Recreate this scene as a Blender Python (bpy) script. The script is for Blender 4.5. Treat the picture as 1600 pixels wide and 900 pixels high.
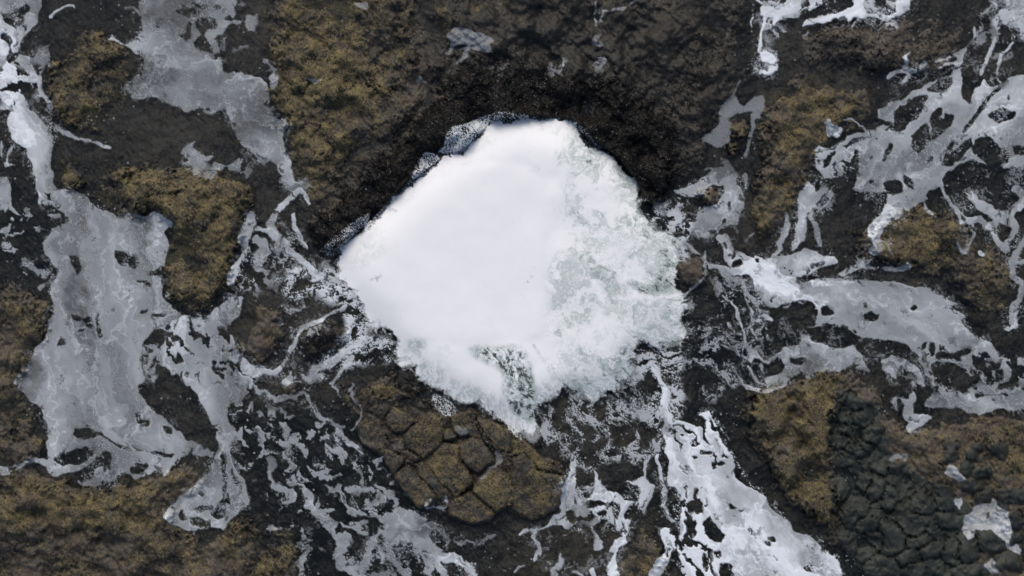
import bpy, math
import numpy as np

# ------------------------------------------------------------------ camera, sky, sun, exposure
scn = bpy.context.scene
for o in list(bpy.data.objects):
    bpy.data.objects.remove(o)
CAM_H = 16.0                       # drone height above the shelf, metres
PX = 0.0125                        # metres on the shelf per photo pixel
cam_d = bpy.data.cameras.new('drone_camera')
cam = bpy.data.objects.new('drone_camera', cam_d)
scn.collection.objects.link(cam)
cam.location = (0, 0, CAM_H)
cam.rotation_euler = (0, 0, 0)     # straight down
cam_d.sensor_width = 36.0
cam_d.lens = 36.0 * CAM_H / (1600 * PX)
cam_d.clip_start = 0.1
cam_d.clip_end = 3000
scn.camera = cam

SUN_EL, SUN_ROT = math.radians(43), math.radians(-8)      # soft light from the top of the picture
world = bpy.data.worlds.new('World')
scn.world = world
world.use_nodes = True
wn = world.node_tree
wn.nodes.clear()
sky = wn.nodes.new('ShaderNodeTexSky')
sky.sky_type = 'NISHITA'
sky.sun_disc = False
sky.sun_elevation = SUN_EL
sky.sun_rotation = SUN_ROT
sky.air_density = 1.0
sky.dust_density = 3.5
sky.ozone_density = 1.0
bgn = wn.nodes.new('ShaderNodeBackground')
bgn.inputs['Strength'].default_value = 0.08
wo = wn.nodes.new('ShaderNodeOutputWorld')
wn.links.new(sky.outputs[0], bgn.inputs[0])
wn.links.new(bgn.outputs[0], wo.inputs[0])
sd = bpy.data.lights.new('sun', 'SUN')
sd.energy = 1.1
sd.angle = math.radians(36)
sd.color = (1.0, 0.95, 0.88)
sun = bpy.data.objects.new('sun', sd)
scn.collection.objects.link(sun)
sun.rotation_euler = (math.radians(90) - SUN_EL, 0, -SUN_ROT + math.radians(180))
scn.view_settings.view_transform = 'Standard'
scn.view_settings.look = 'None'
scn.view_settings.gamma = 1.0
scn.view_settings.use_curve_mapping = False
scn.view_settings.exposure = 0.56
scn.render.engine = 'CYCLES'
scn.cycles.max_bounces = 4
scn.cycles.diffuse_bounces = 2
scn.cycles.glossy_bounces = 2
scn.cycles.transparent_max_bounces = 8

# ------------------------------------------------------------------ grid and field helpers
C = 1.25                                              # photo pixels per grid cell
U0, V0, U1, V1 = -160.0, -160.0, 1760.0, 1060.0
NX, NY = int((U1 - U0) / C) + 1, int((V1 - V0) / C) + 1
ug = U0 + C * np.arange(NX)
vg = V0 + C * np.arange(NY)
U, V = np.meshgrid(ug.astype(np.float32), vg.astype(np.float32))
rng = np.random.default_rng(11)


def make_tex(seed, beta=1.35, lo=4, n=1024):
    r = np.random.default_rng(seed)
    f = np.fft.rfft2(r.standard_normal((n, n)))
    ky = np.fft.fftfreq(n)[:, None] * n
    kx = np.fft.rfftfreq(n)[None, :] * n
    k = np.sqrt(kx * kx + ky * ky)
    a = np.where(k >= lo, np.maximum(k, 1.0) ** (-beta), 0)
    t = np.fft.irfft2(f * a, s=(n, n))
    t /= t.std()
    return t.astype(np.float32)


TEX = [make_tex(s) for s in (1, 2, 3, 4)] + [make_tex(s, 1.9) for s in (5, 6)] + [make_tex(s, 0.9, 8) for s in (7, 8)] + [make_tex(s, 2.5) for s in (9, 10)]


def look(t, x, y):
    n = t.shape[0]
    xi = np.floor(x); yi = np.floor(y)
    fx = (x - xi).astype(np.float32); fy = (y - yi).astype(np.float32)
    x0 = xi.astype(np.int64) % n; y0 = yi.astype(np.int64) % n
    x1 = (x0 + 1) % n; y1 = (y0 + 1) % n
    return (t[y0, x0] * (1 - fx) + t[y0, x1] * fx) * (1 - fy) + (t[y1, x0] * (1 - fx) + t[y1, x1] * fx) * fy


def nz(u, v, wave, k=0, ang=0.0, stretch=1.0, off=0.0):
    """noise ~N(0,1); wave = largest feature in photo pixels, stretched along ang (degrees, image sense)"""
    s = wave / 256.0
    a = math.radians(ang)
    x = (u * math.cos(a) + v * math.sin(a)) / (s * stretch) + off * 131.7
    y = (-u * math.sin(a) + v * math.cos(a)) / s + off * 77.3
    return look(TEX[k], x, y)


def sst(a, b, x):
    t = np.clip((x - a) / (b - a), 0, 1)
    return t * t * (3 - 2 * t)


def box(a, r):
    if r < 1:
        return a
    for ax in (0, 1):
        p = [(0, 0), (0, 0)]
        p[ax] = (r + 1, r)
        c = np.cumsum(np.pad(a, p, mode='edge'), axis=ax, dtype=np.float64)
        n = a.shape[ax]
        hi = np.take(c, np.arange(2 * r + 1, 2 * r + 1 + n), axis=ax)
        lo = np.take(c, np.arange(0, n), axis=ax)
        a = ((hi - lo) / (2 * r + 1)).astype(np.float32)
    return a


def blur(a, sig_px):
    r = max(1, int(round(sig_px / C)))
    return box(box(a, r), r)


def ext(p):
    """push points on the photo's border outwards so shapes go on past the frame"""
    q = []
    for x, y in p:
        if x <= 0.5: x = -158
        if x >= 1599: x = 1758
        if y <= 0.5: y = -158
        if y >= 899: y = 1058
        q.append((x, y))
    return q


def Z(ox, oy, pts, s=3.0):
    return [(ox + p[0] / s, oy + p[1] / s) for p in pts]


def ZS(ox, oy, pts, w, s=3.0):
    return ('s', [(ox + p[0] / s, oy + p[1] / s) for p in pts], w / s)


def fill(mask, pts, val=1.0):
    pts = ext(pts)
    P = np.array(pts, dtype=np.float64)
    ys = P[:, 1]
    j0 = max(0, int(math.ceil((ys.min() - V0) / C)))
    j1 = min(NY - 1, int(math.floor((ys.max() - V0) / C)))
    A = P; B = np.roll(P, -1, axis=0)
    for j in range(j0, j1 + 1):
        y = V0 + j * C + 1e-4
        m = (A[:, 1] <= y) != (B[:, 1] <= y)
        if not m.any():
            continue
        a, b = A[m], B[m]
        xs = np.sort(a[:, 0] + (y - a[:, 1]) / (b[:, 1] - a[:, 1]) * (b[:, 0] - a[:, 0]))
        for k in range(0, len(xs) - 1, 2):
            i0 = max(0, int(math.ceil((xs[k] - U0) / C)))
            i1 = min(NX - 1, int(math.floor((xs[k + 1] - U0) / C)))
            if i1 >= i0:
                mask[j, i0:i1 + 1] = val
    return mask


def stroke(mask, pts, w, val=1.0):
    pts = [(p[0], p[1]) for p in pts]
    n = len(pts)
    for k in range(n - 1):
        (x0, y0), (x1, y1) = pts[k], pts[k + 1]
        r = w * 0.5
        wa = 0.75 + 0.5 * ((k * 37 + int(x0)) % 10) / 10.0
        r *= wa
        i0 = max(0, int((min(x0, x1) - r - U0) / C) - 1); i1 = min(NX, int((max(x0, x1) + r - U0) / C) + 2)
        j0 = max(0, int((min(y0, y1) - r - V0) / C) - 1); j1 = min(NY, int((max(y0, y1) + r - V0) / C) + 2)
        if i1 <= i0 or j1 <= j0:
            continue
        uu, vv = U[j0:j1, i0:i1], V[j0:j1, i0:i1]
        dx, dy = x1 - x0, y1 - y0
        t = np.clip(((uu - x0) * dx + (vv - y0) * dy) / max(dx * dx + dy * dy, 1e-6), 0, 1)
        d = np.hypot(uu - x0 - t * dx, vv - y0 - t * dy)
        sub = mask[j0:j1, i0:i1]
        sub[d < r] = val
    return mask


def paint(mask, items, val=1.0):
    for it in items:
        if isinstance(it, tuple) and it[0] == 's':
            stroke(mask, it[1], it[2], val)
        else:
            fill(mask, it, val)
    return mask


def zeros():
    return np.zeros((NY, NX), np.float32)


def samp(f, u, v):
    x = np.clip((u - U0) / C, 0, NX - 1.001); y = np.clip((v - V0) / C, 0, NY - 1.001)
    xi = x.astype(np.int64); yi = y.astype(np.int64)
    fx = (x - xi).astype(np.float32); fy = (y - yi).astype(np.float32)
    return (f[yi, xi] * (1 - fx) + f[yi, xi + 1] * fx) * (1 - fy) + (f[yi + 1, xi] * (1 - fx) + f[yi + 1, xi + 1] * fx) * fy


# shared domain warp: coastline wobble
WX = 4.0 * nz(U, V, 60, 0) + 1.6 * nz(U, V, 14, 1)
WY = 4.0 * nz(U, V, 60, 2) + 1.6 * nz(U, V, 14, 3)


FX = 5.0 * nz(U, V, 90, 4, off=1.5) + 1.2 * nz(U, V, 26, 4, off=7.5)
FY = 5.0 * nz(U, V, 90, 5, off=2.5) + 1.2 * nz(U, V, 26, 5, off=8.5)


def warp(f, k=1.0):
    return samp(f, U + k * WX, V + k * WY)


def window(polys, pad):
    xs = []; ys = []
    for p in polys:
        pad2 = 0
        if isinstance(p, tuple) and p[0] == 's':
            pad2 = p[2]; p = p[1]
        e = ext(p)
        xs += [q[0] - pad2 for q in e] + [q[0] + pad2 for q in e]; ys += [q[1] - pad2 for q in e] + [q[1] + pad2 for q in e]
    i0 = int(max(0, (min(xs) - pad - U0) / C)); i1 = int(min(NX, (max(xs) + pad - U0) / C + 1))
    j0 = int(max(0, (min(ys) - pad - V0) / C)); j1 = int(min(NY, (max(ys) + pad - V0) / C + 1))
    return (slice(j0, j1), slice(i0, i1))


def pasted(m, sl, sig):
    f = zeros()
    f[sl] = blur(m[sl], sig)
    return f


def warpw(f, sl, k=1.0):
    return samp(f, U[sl] + k * WX[sl], V[sl] + k * WY[sl])


def world_xyz(u, v, h):
    s = (CAM_H - h) / CAM_H
    return np.stack([(u - 800) * PX * s, (450 - v) * PX * s, h], axis=-1)


# ------------------------------------------------------------------ materials
def mat(name):
    m = bpy.data.materials.new(name)
    m.use_nodes = True
    m.node_tree.nodes.clear()
    return m, m.node_tree


class NT:
    def __init__(self, nt):
        self.nt = nt
    def n(self, t, **kw):
        x = self.nt.nodes.new(t)
        for k, v in kw.items():
            setattr(x, k, v)
        return x
    def put(self, sock, v):
        if hasattr(v, 'node'):
            self.nt.links.new(v, sock)
        else:
            sock.default_value = v
    def math(self, op, a, b=0.0, c=0.0, clamp=False):
        x = self.n('ShaderNodeMath', operation=op, use_clamp=clamp)
        self.put(x.inputs[0], a); self.put(x.inputs[1], b); self.put(x.inputs[2], c)
        return x.outputs[0]
    def ramp(self, f, a, b):
        x = self.n('ShaderNodeMapRange', interpolation_type='SMOOTHSTEP')
        self.put(x.inputs[0], f); self.put(x.inputs[1], a); self.put(x.inputs[2], b)
        x.inputs[3].default_value = 0; x.inputs[4].default_value = 1
        return x.outputs[0]
    def mix(self, f, a, b):
        x = self.n('ShaderNodeMix', data_type='RGBA')
        self.put(x.inputs[0], f); self.put(x.inputs[6], a); self.put(x.inputs[7], b)
        return x.outputs[2]
    def noise(self, co, scale, detail=6, rough=0.6, dist=0.0):
        x = self.n('ShaderNodeTexNoise')
        self.put(x.inputs['Vector'], co)
        x.inputs['Scale'].default_value = scale
        x.inputs['Detail'].default_value = detail
        x.inputs['Roughness'].default_value = rough
        x.inputs['Distortion'].default_value = dist
        return x.outputs[0]
    def vor(self, co, scale, feat='F1'):
        x = self.n('ShaderNodeTexVoronoi', feature=feat)
        self.put(x.inputs['Vector'], co)
        x.inputs['Scale'].default_value = scale
        return x
    def attr(self, name):
        return self.n('ShaderNodeAttribute', attribute_name=name).outputs['Fac']
    def pos(self):
        return self.n('ShaderNodeNewGeometry').outputs['Position']


def c4(r, g, b):
    return (r, g, b, 1.0)


def rock_material():
    m, nt = mat('wet_reef_rock')
    t = NT(nt)
    p = t.pos()
    al, mu, gr, br = t.attr('algae'), t.attr('mussel'), t.attr('greenish'), t.attr('brown')
    n1 = t.noise(p, 2.2, 8, 0.62)
    n2 = t.noise(p, 19, 6, 0.72)
    n3 = t.noise(p, 34, 4, 0.75)
    vo = t.vor(p, 26)
    n2c = t.math('SUBTRACT', n2, 0.5); n1c = t.math('SUBTRACT', n1, 0.5); n3c = t.math('SUBTRACT', n3, 0.5)
    # bare wet rock
    base = t.mix(t.ramp(n1, 0.3, 0.7), c4(0.010, 0.0105, 0.0105), c4(0.036, 0.034, 0.029))
    base = t.mix(t.ramp(n2, 0.5, 0.75), base, c4(0.062, 0.054, 0.042))
    # brown / pinkish crust
    bf = t.math('ADD', t.math('MULTIPLY', br, 1.1), t.math('ADD', t.math('MULTIPLY', n2c, 2.2), t.math('MULTIPLY', n3c, 1.5)))
    crust = t.mix(t.ramp(n1, 0.35, 0.65), c4(0.078, 0.064, 0.046), c4(0.110, 0.095, 0.080))
    col = t.mix(t.math('MULTIPLY', t.ramp(bf, 0.35, 0.85), 0.8), base, crust)
    # ochre turf
    af = t.math('ADD', al, t.math('ADD', t.math('MULTIPLY', n2c, 1.6), t.math('ADD', t.math('MULTIPLY', n3c, 1.4), t.math('MULTIPLY', n1c, 0.9))))
    och = t.mix(t.ramp(t.noise(p, 5, 5, 0.6), 0.35, 0.65), c4(0.094, 0.078, 0.046), c4(0.172, 0.140, 0.068))
    och = t.mix(t.ramp(n3, 0.48, 0.38), och, c4(0.014, 0.012, 0.009))  # dark specks paint in the shadowed gaps between barnacles
    col = t.mix(t.ramp(af, 0.38, 0.75), col, och)
    # dark green-grey clean stone
    stone = t.mix(t.ramp(n1, 0.35, 0.65), c4(0.024, 0.028, 0.025), c4(0.050, 0.055, 0.047))
    gf = t.math('ADD', gr, t.math('ADD', t.math('MULTIPLY', n2c, 0.9), t.math('MULTIPLY', n1c, 0.7)))
    col = t.mix(t.ramp(gf, 0.4, 0.6), col, stone)
    # black mussel ground with pale flecks; its black also paints the rim's shade
    fleck = t.math('MULTIPLY', t.ramp(vo.outputs['Distance'], 0.16, 0.06), t.ramp(n2, 0.48, 0.62))
    mcol = t.mix(t.math('MULTIPLY', fleck, 0.30), c4(0.0045, 0.0045, 0.0045), c4(0.10, 0.083, 0.07))
    mf = t.math('ADD', mu, t.math('MULTIPLY', n2c, 0.8))
    col = t.mix(t.ramp(mf, 0.4, 0.6), col, mcol)
    bs = t.n('ShaderNodeBsdfPrincipled')
    t.put(bs.inputs['Base Color'], col)
    t.put(bs.inputs['Roughness'], t.math('ADD', 0.40, t.math('MULTIPLY', t.ramp(af, 0.3, 0.8), 0.35)))
    bs.inputs['Specular IOR Level'].default_value = 0.22
    hgt = t.math('ADD', t.math('MULTIPLY', n2, 0.6), t.math('ADD', t.math('MULTIPLY', n3, 0.35), t.math('MULTIPLY', vo.outputs['Distance'], -0.25)))
    bp = t.n('ShaderNodeBump')
    bp.inputs['Strength'].default_value = 0.6
    bp.inputs['Distance'].default_value = 0.04
    t.put(bp.inputs['Height'], hgt)
    t.put(bs.inputs['Normal'], bp.outputs[0])
    o = t.n('ShaderNodeOutputMaterial')
    nt.links.new(bs.outputs[0], o.inputs[0])
    return m


def water_material(name, tint, refl=1.0):
    m, nt = mat(name)
    t = NT(nt)
    p = t.pos()
    tr = t.n('ShaderNodeBsdfTransparent')
    tr.inputs[0].default_value = c4(*tint)
    gl = t.n('ShaderNodeBsdfGlossy')
    gl.inputs['Roughness'].default_value = 0.08
    gl.inputs[0].default_value = c4(refl, refl, refl)
    bp = t.n('ShaderNodeBump')
    bp.inputs['Strength'].default_value = 0.35
    bp.inputs['Distance'].default_value = 0.03
    t.put(bp.inputs['Height'], t.noise(p, 7, 3, 0.5))
    nt.links.new(bp.outputs[0], gl.inputs['Normal'])
    fr = t.n('ShaderNodeFresnel')
    fr.inputs['IOR'].default_value = 1.33
    nt.links.new(bp.outputs[0], fr.inputs['Normal'])
    mx = t.n('ShaderNodeMixShader')
    nt.links.new(fr.outputs[0], mx.inputs[0])
    nt.links.new(tr.outputs[0], mx.inputs[1]); nt.links.new(gl.outputs[0], mx.inputs[2])
    o = t.n('ShaderNodeOutputMaterial')
    nt.links.new(mx.outputs[0], o.inputs[0])
    return m


def foam_material(name, albedo, fine=0.22):
    """foam: bubbles over water; attribute cover = how much of the surface the bubbles hide, green = aerated water"""
    m, nt = mat(name)
    t = NT(nt)
    p = t.pos()
    cov, gre = t.attr('cover'), t.attr('green')
    nf = t.math('SUBTRACT', t.noise(p, 38, 5, 0.7), 0.5)
    nb = t.math('SUBTRACT', t.noise(p, 9, 5, 0.65, 0.6), 0.5)
    hole = t.math('MULTIPLY', t.math('SUBTRACT', 1.0, cov), cov)
    a = t.math('ADD', cov, t.math('MULTIPLY', hole, t.math('ADD', t.math('MULTIPLY', nf, fine * 3.2), t.math('MULTIPLY', nb, fine * 1.6))), clamp=True)
    g = t.math('ADD', gre, t.math('MULTIPLY', t.math('MULTIPLY', gre, t.math('SUBTRACT', 1.0, gre)), t.math('ADD', t.math('MULTIPLY', nf, 0.5), t.math('MULTIPLY', nb, 0.9))), clamp=True)
    c1 = t.mix(t.ramp(g, 0.0, 0.55), c4(*albedo), c4(0.47, 0.535, 0.52))
    c2 = t.mix(t.ramp(g, 0.5, 1.0), c1, c4(0.13, 0.155, 0.155))
    bs = t.n('ShaderNodeBsdfPrincipled')
    t.put(bs.inputs['Base Color'], c2)
    bs.inputs['Roughness'].default_value = 0.7
    bs.inputs['Specular IOR Level'].default_value = 0.25
    t.put(bs.inputs['Alpha'], a)
    bp = t.n('ShaderNodeBump')
    bp.inputs['Strength'].default_value = 0.10
    bp.inputs['Distance'].default_value = 0.02
    t.put(bp.inputs['Height'], t.math('ADD', nf, nb))
    t.put(bs.inputs['Normal'], bp.outputs[0])
    o = t.n('ShaderNodeOutputMaterial')
    nt.links.new(bs.outputs[0], o.inputs[0])
    return m


def tint_material(name, rough, spec):
    m, nt = mat(name)
    t = NT(nt)
    bs = t.n('ShaderNodeBsdfPrincipled')
    col = t.n('ShaderNodeAttribute', attribute_name='tint').outputs['Color']
    n = t.noise(t.pos(), 60, 3, 0.6)
    t.put(bs.inputs['Base Color'], t.mix(t.ramp(n, 0.3, 0.7), col, t.mix(0.5, col, c4(0.02, 0.017, 0.012))))
    bs.inputs['Roughness'].default_value = rough
    bs.inputs['Specular IOR Level'].default_value = spec
    o = t.n('ShaderNodeOutputMaterial')
    nt.links.new(bs.outputs[0], o.inputs[0])
    return m


M_ROCK = rock_material()
M_WATER = water_material('shallow_sea_water', (0.88, 0.92, 0.92))
M_FOAM = foam_material('sea_foam', (0.74, 0.79, 0.84))
M_SURGE = foam_material('dense_white_foam', (0.86, 0.87, 0.88), 0.6)
M_TURF = tint_material('algae_turf', 0.85, 0.2)
M_SHELL = tint_material('mussel_shell', 0.65, 0.15)


# ------------------------------------------------------------------ object helpers
def tag(o, label=None, cat=None, group=None, kind=None):
    if label: o['label'] = label
    if cat: o['category'] = cat
    if group: o['group'] = group
    if kind: o['kind'] = kind
    return o


def mesh_object(name, co, faces, material, attrs=None, normals=None, parent=None, origin=None):
    """one mesh object; co are world coordinates, the origin is put at the thing's base"""
    co = np.asarray(co, np.float64)
    if origin is None:
        origin = np.array([co[:, 0].mean(), co[:, 1].mean(), co[:, 2].min()])
    loc = np.array(origin, float)
    lc = (co - loc).astype(np.float32)
    me = bpy.data.meshes.new(name)
    nf, k = faces.shape
    me.vertices.add(len(lc)); me.vertices.foreach_set('co', lc.ravel())
    me.loops.add(nf * k); me.loops.foreach_set('vertex_index', faces.astype(np.int32).ravel())
    me.polygons.add(nf)
    me.polygons.foreach_set('loop_start', (np.arange(nf) * k).astype(np.int32))
    me.polygons.foreach_set('use_smooth', np.ones(nf, bool))
    me.update(calc_edges=True)
    for an, av in (attrs or {}).items():
        if av.ndim == 1:
            a = me.attributes.new(an, 'FLOAT', 'POINT'); a.data.foreach_set('value', av.astype(np.float32))
        else:
            a = me.attributes.new(an, 'FLOAT_COLOR', 'POINT'); a.data.foreach_set('color', av.astype(np.float32).ravel())
    if normals is not None:
        me.normals_split_custom_set_from_vertices(normals.tolist())
    me.materials.append(material)
    o = bpy.data.objects.new(name, me)
    scn.collection.objects.link(o)
    if parent is not None:
        o.parent = parent
        o.location = loc - np.array(parent.location)
    else:
        o.location = loc
    return o


def sheet_from(mask_faces, step, hfield, attrs):
    """quads of the grid (taken every step cells) whose cell is in mask_faces -> verts, faces, attrs"""
    jj, ii = np.nonzero(mask_faces)
    nx = (NX - 1) // step + 1
    a = jj * nx + ii
    quads = np.stack([a, a + nx, a + nx + 1, a + 1], axis=1)
    used, inv = np.unique(quads, return_inverse=True)
    faces = inv.reshape(quads.shape)
    J = (used // nx) * step; I = (used % nx) * step
    h = hfield[J, I].astype(np.float64)
    co = world_xyz(ug[I], vg[J], h)
    return co, faces, {k: f[J, I] for k, f in attrs.items()}, (J, I)


# ------------------------------------------------------------------ the reef: heights and cover
OUT = []       # (key, polygon, height, edge softness, dict of covers, name, label)


def outcrop(key, poly, h, soft, label, name='rock_outcrop', al=0.0, br=0.0, gr=0.0, mu=0.0):
    OUT.append((key, poly, h, soft, dict(algae=al, brown=br, greenish=gr, mussel=mu), name, label))


outcrop('E', [(430, 20), (470, 0), (640, 0), (655, 50), (648, 110), (685, 128), (655, 180), (600, 235), (560, 285), (505, 325), (478, 345), (470, 290), (452, 245), (443, 185), (422, 155), (425, 80)],
        0.42, 16, 'broad ochre turf-covered slab between the grey foam pool and the black mussel rim', al=0.74, br=0.5)
outcrop('G', [(655, 0), (1140, 0), (1150, 60), (1180, 105), (1190, 150), (1120, 165), (1095, 240), (1060, 285), (1030, 260), (990, 200), (940, 170), (880, 160), (780, 140), (740, 120), (700, 140), (668, 150), (662, 110), (660, 50)],
        0.34, 16, 'dark brown barnacled reef flat above the white surge, holding a curved tide pool', al=0.05, br=0.24)
outcrop('A', [(75, 130), (85, 100), (120, 75), (125, 45), (150, 40), (160, 60), (190, 75), (215, 95), (220, 115), (200, 130), (190, 150), (175, 175), (165, 200), (120, 205), (90, 190), (75, 165)],
        0.32, 14, 'rounded two-lobed ochre rock beside the foam pool at upper left', al=0.72, br=0.4)
outcrop('A2', [(88, 285), (98, 258), (118, 248), (132, 258), (130, 285), (112, 302), (95, 302)],
        0.22, 9, 'small ochre knob at the foot of the narrow foam stream', al=0.8, br=0.4)
outcrop('B', [(138, 285), (165, 268), (200, 270), (250, 262), (300, 266), (345, 262), (372, 272), (395, 300), (388, 340), (378, 370), (372, 405), (358, 440), (338, 475), (300, 492), (275, 478), (255, 440), (262, 400), (270, 360), (258, 330), (215, 332), (165, 332), (145, 308)],
        0.40, 13, 'long ochre ridge bending along the right side of the large foam pool', al=0.74, br=0.5)
outcrop('C', [(0, 465), (40, 455), (82, 475), (68, 535), (45, 575), (25, 600), (55, 640), (74, 690), (70, 722), (40, 728), (0, 722)],
        0.32, 14, 'brown lumpy rock left of the large foam pool', al=0.5, br=0.8)
outcrop('D', [(0, 752), (60, 742), (120, 762), (180, 762), (240, 752), (290, 730), (335, 708), (328, 735), (300, 770), (258, 800), (280, 826), (330, 832), (375, 820), (420, 815), (455, 838), (470, 870), (470, 905), (440, 900), (0, 900)],
        0.48, 18, 'wide ochre and green-black rock below the large foam pool', al=0.68, br=0.6)
outcrop('H', [(1195, 140), (1260, 112), (1330, 132), (1378, 155), (1372, 185), (1305, 195), (1285, 230), (1262, 280), (1243, 330), (1226, 365), (1192, 385), (1165, 345), (1180, 300), (1200, 260), (1192, 215)],
        0.36, 14, 'lumpy tan and brown rock between the well and the branching foam', al=0.55, br=0.75)
outcrop('HT', [(1235, 62), (1300, 42), (1375, 42), (1450, 22), (1520, 20), (1512, 85), (1470, 115), (1400, 112), (1310, 98), (1232, 98)],
        0.3, 13, 'dark ridge under the bright white wash at the upper right', al=0.05, br=0.6, mu=0.25)
outcrop('I', [(1340, 370), (1380, 332), (1440, 322), (1490, 338), (1515, 352), (1508, 395), (1480, 435), (1440, 425), (1390, 410), (1340, 402)],
        0.3, 12, 'pale ochre rock hump above the broad foam tongue', al=0.72, br=0.6)
outcrop('I2', [(1492, 410), (1520, 355), (1560, 400), (1577, 440), (1570, 490), (1548, 512), (1520, 482), (1492, 445)],
        0.28, 12, 'brown rock beside the pale ochre hump, near the right edge', al=0.55, br=0.7)
outcrop('J1', [(1160, 655), (1180, 612), (1230, 602), (1300, 582), (1345, 582), (1320, 615), (1304, 660), (1298, 720), (1304, 780), (1316, 820), (1345, 870), (1360, 900), (1335, 880), (1300, 840), (1255, 795), (1212, 748), (1186, 700)],
        0.78, 12, 'tan turf-covered slab along the wide foam stream at lower right', al=0.7, br=0.7)
outcrop('J2', [(1345, 582), (1378, 620), (1392, 660), (1420, 682), (1442, 660), (1500, 648), (1600, 642), (1600, 900), (1362, 900), (1347, 870), (1318, 820), (1306, 780), (1300, 720), (1306, 660), (1322, 615)],
        0.24, 14, 'field of rounded green-black stone blocks in tan turf at lower right', name='jointed_rock_outcrop', al=0.45, br=0.85)
outcrop('K', [(550, 640), (575, 600), (620, 585), (660, 600), (700, 640), (735, 640), (790, 665), (840, 700), (880, 740), (885, 772), (862, 800), (800, 800), (760, 812), (700, 792), (660, 790), (635, 770), (600, 720), (570, 690)],
        0.30, 12, 'cracked olive-brown rock of fitted blocks just below the white surge', name='jointed_rock_outcrop', al=0.3, br=0.6)
outcrop('L', [(368, 510), (385, 475), (420, 470), (442, 490), (432, 530), (427, 560), (400, 572), (375, 550)],
        0.26, 10, 'small brown rock left of the well between foam streams', al=0.5, br=0.75)
outcrop('L2', [(472, 525), (492, 492), (530, 482), (545, 508), (527, 545), (502, 568), (472, 560)],
        0.22, 10, 'dark mussel-crusted lump at the lower left lip of the well', br=0.5, mu=0.55)
outcrop('P', [(500, 602), (530, 590), (552, 618), (548, 655), (522, 662), (492, 632)],
        0.16, 9, 'low brown rock left of the cracked block outcrop', al=0.3, br=0.8)
outcrop('P2', [(412, 605), (440, 582), (478, 598), (474, 625), (442, 632)],
        0.14, 9, 'low brown rock ringed by thin foam, below the small brown rock', al=0.3, br=0.8)
outcrop('R', [(1060, 405), (1075, 388), (1098, 408), (1103, 435), (1082, 456), (1060, 442)],
        0.2, 7, 'dark brown knob at the right lip of the well', al=0.15, br=0.8)
outcrop('N', [(1143, 196), (1155, 186), (1172, 190), (1178, 208), (1165, 220), (1148, 216)],
        0.24, 5, 'tan boulder in the narrow pool, the upper of a pair', name='boulder', al=0.75, br=0.5)
outcrop('N2', [(1135, 222), (1148, 217), (1158, 226), (1150, 238), (1134, 236)],
        0.18, 4, 'olive boulder in the narrow pool, the lower of a pair', name='boulder', al=0.65, br=0.5)
outcrop('Q', [(962, 880), (985, 832), (1008, 800), (1030, 830), (1040, 868), (1040, 900), (962, 900)],
        0.2, 12, 'low ochre rock between the swirling foam and the wide foam stream', al=0.6, br=0.6)
outcrop('W', [(1088, 300), (1118, 292), (1135, 302), (1126, 320), (1100, 324)],
        0.16, 6, 'small olive rock against the foam right of the mussel rim', al=0.4, br=0.8)
outcrop('RIM', [(480, 350), (500, 338), (545, 300), (600, 240), (655, 190), (690, 140), (740, 96), (800, 120), (870, 128), (950, 140), (1010, 165), (1045, 225), (1055, 285), (1025, 322), (1003, 330),
                (985, 300), (960, 275), (925, 255), (895, 235), (870, 210), (770, 212), (700, 268), (620, 345), (545, 400), (505, 392), (486, 368)],
        0.62, 10, 'black mussel-covered rim curving round the top of the white surge', name='well_rim', br=0.05, mu=1.0)  # full mussel cover: real mussels plus the steep wall's shade as colour

WELL = [(526, 425), (530, 408), (536, 388), (546, 378), (562, 362), (579, 350), (600, 334), (620, 310), (644, 284), (660, 276), (680, 262), (692, 248), (720, 242), (738, 226), (757, 210), (761, 198), (774, 187), (786, 192), (800, 193), (816, 189), (838, 186), (846, 190), (876, 189), (882, 186), (892, 192), (900, 194), (902, 208), (908, 220), (920, 228), (940, 234), (952, 244), (962, 247), (968, 258), (976, 272), (988, 282), (997, 288), (998, 322), (1008, 342), (1030, 350), (1050, 366), (1062, 384), (1058, 410), (1052, 430), (1056, 448), (1067, 460), (1073, 473), (1067, 497), (1068, 528), (1064, 540), (1046, 544), (1026, 538), (1012, 530), (998, 528), (994, 540), (992, 566), (984, 592), (968, 602), (956, 612), (950, 620), (936, 626), (928, 634), (922, 628), (900, 612), (890, 602), (882, 598), (878, 604), (873, 630), (858, 628), (840, 632), (829, 632), (830, 651), (843, 666), (846, 685), (833, 692), (822, 685), (799, 667), (780, 653), (757, 638), (739, 626), (731, 630), (708, 623), (689, 614), (673, 609), (660, 600), (652, 572), (628, 577), (616, 570), (618, 550), (624, 534), (614, 516), (596, 513), (584, 514), (575, 500), (563, 476), (552, 452), (536, 440)]

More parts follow.
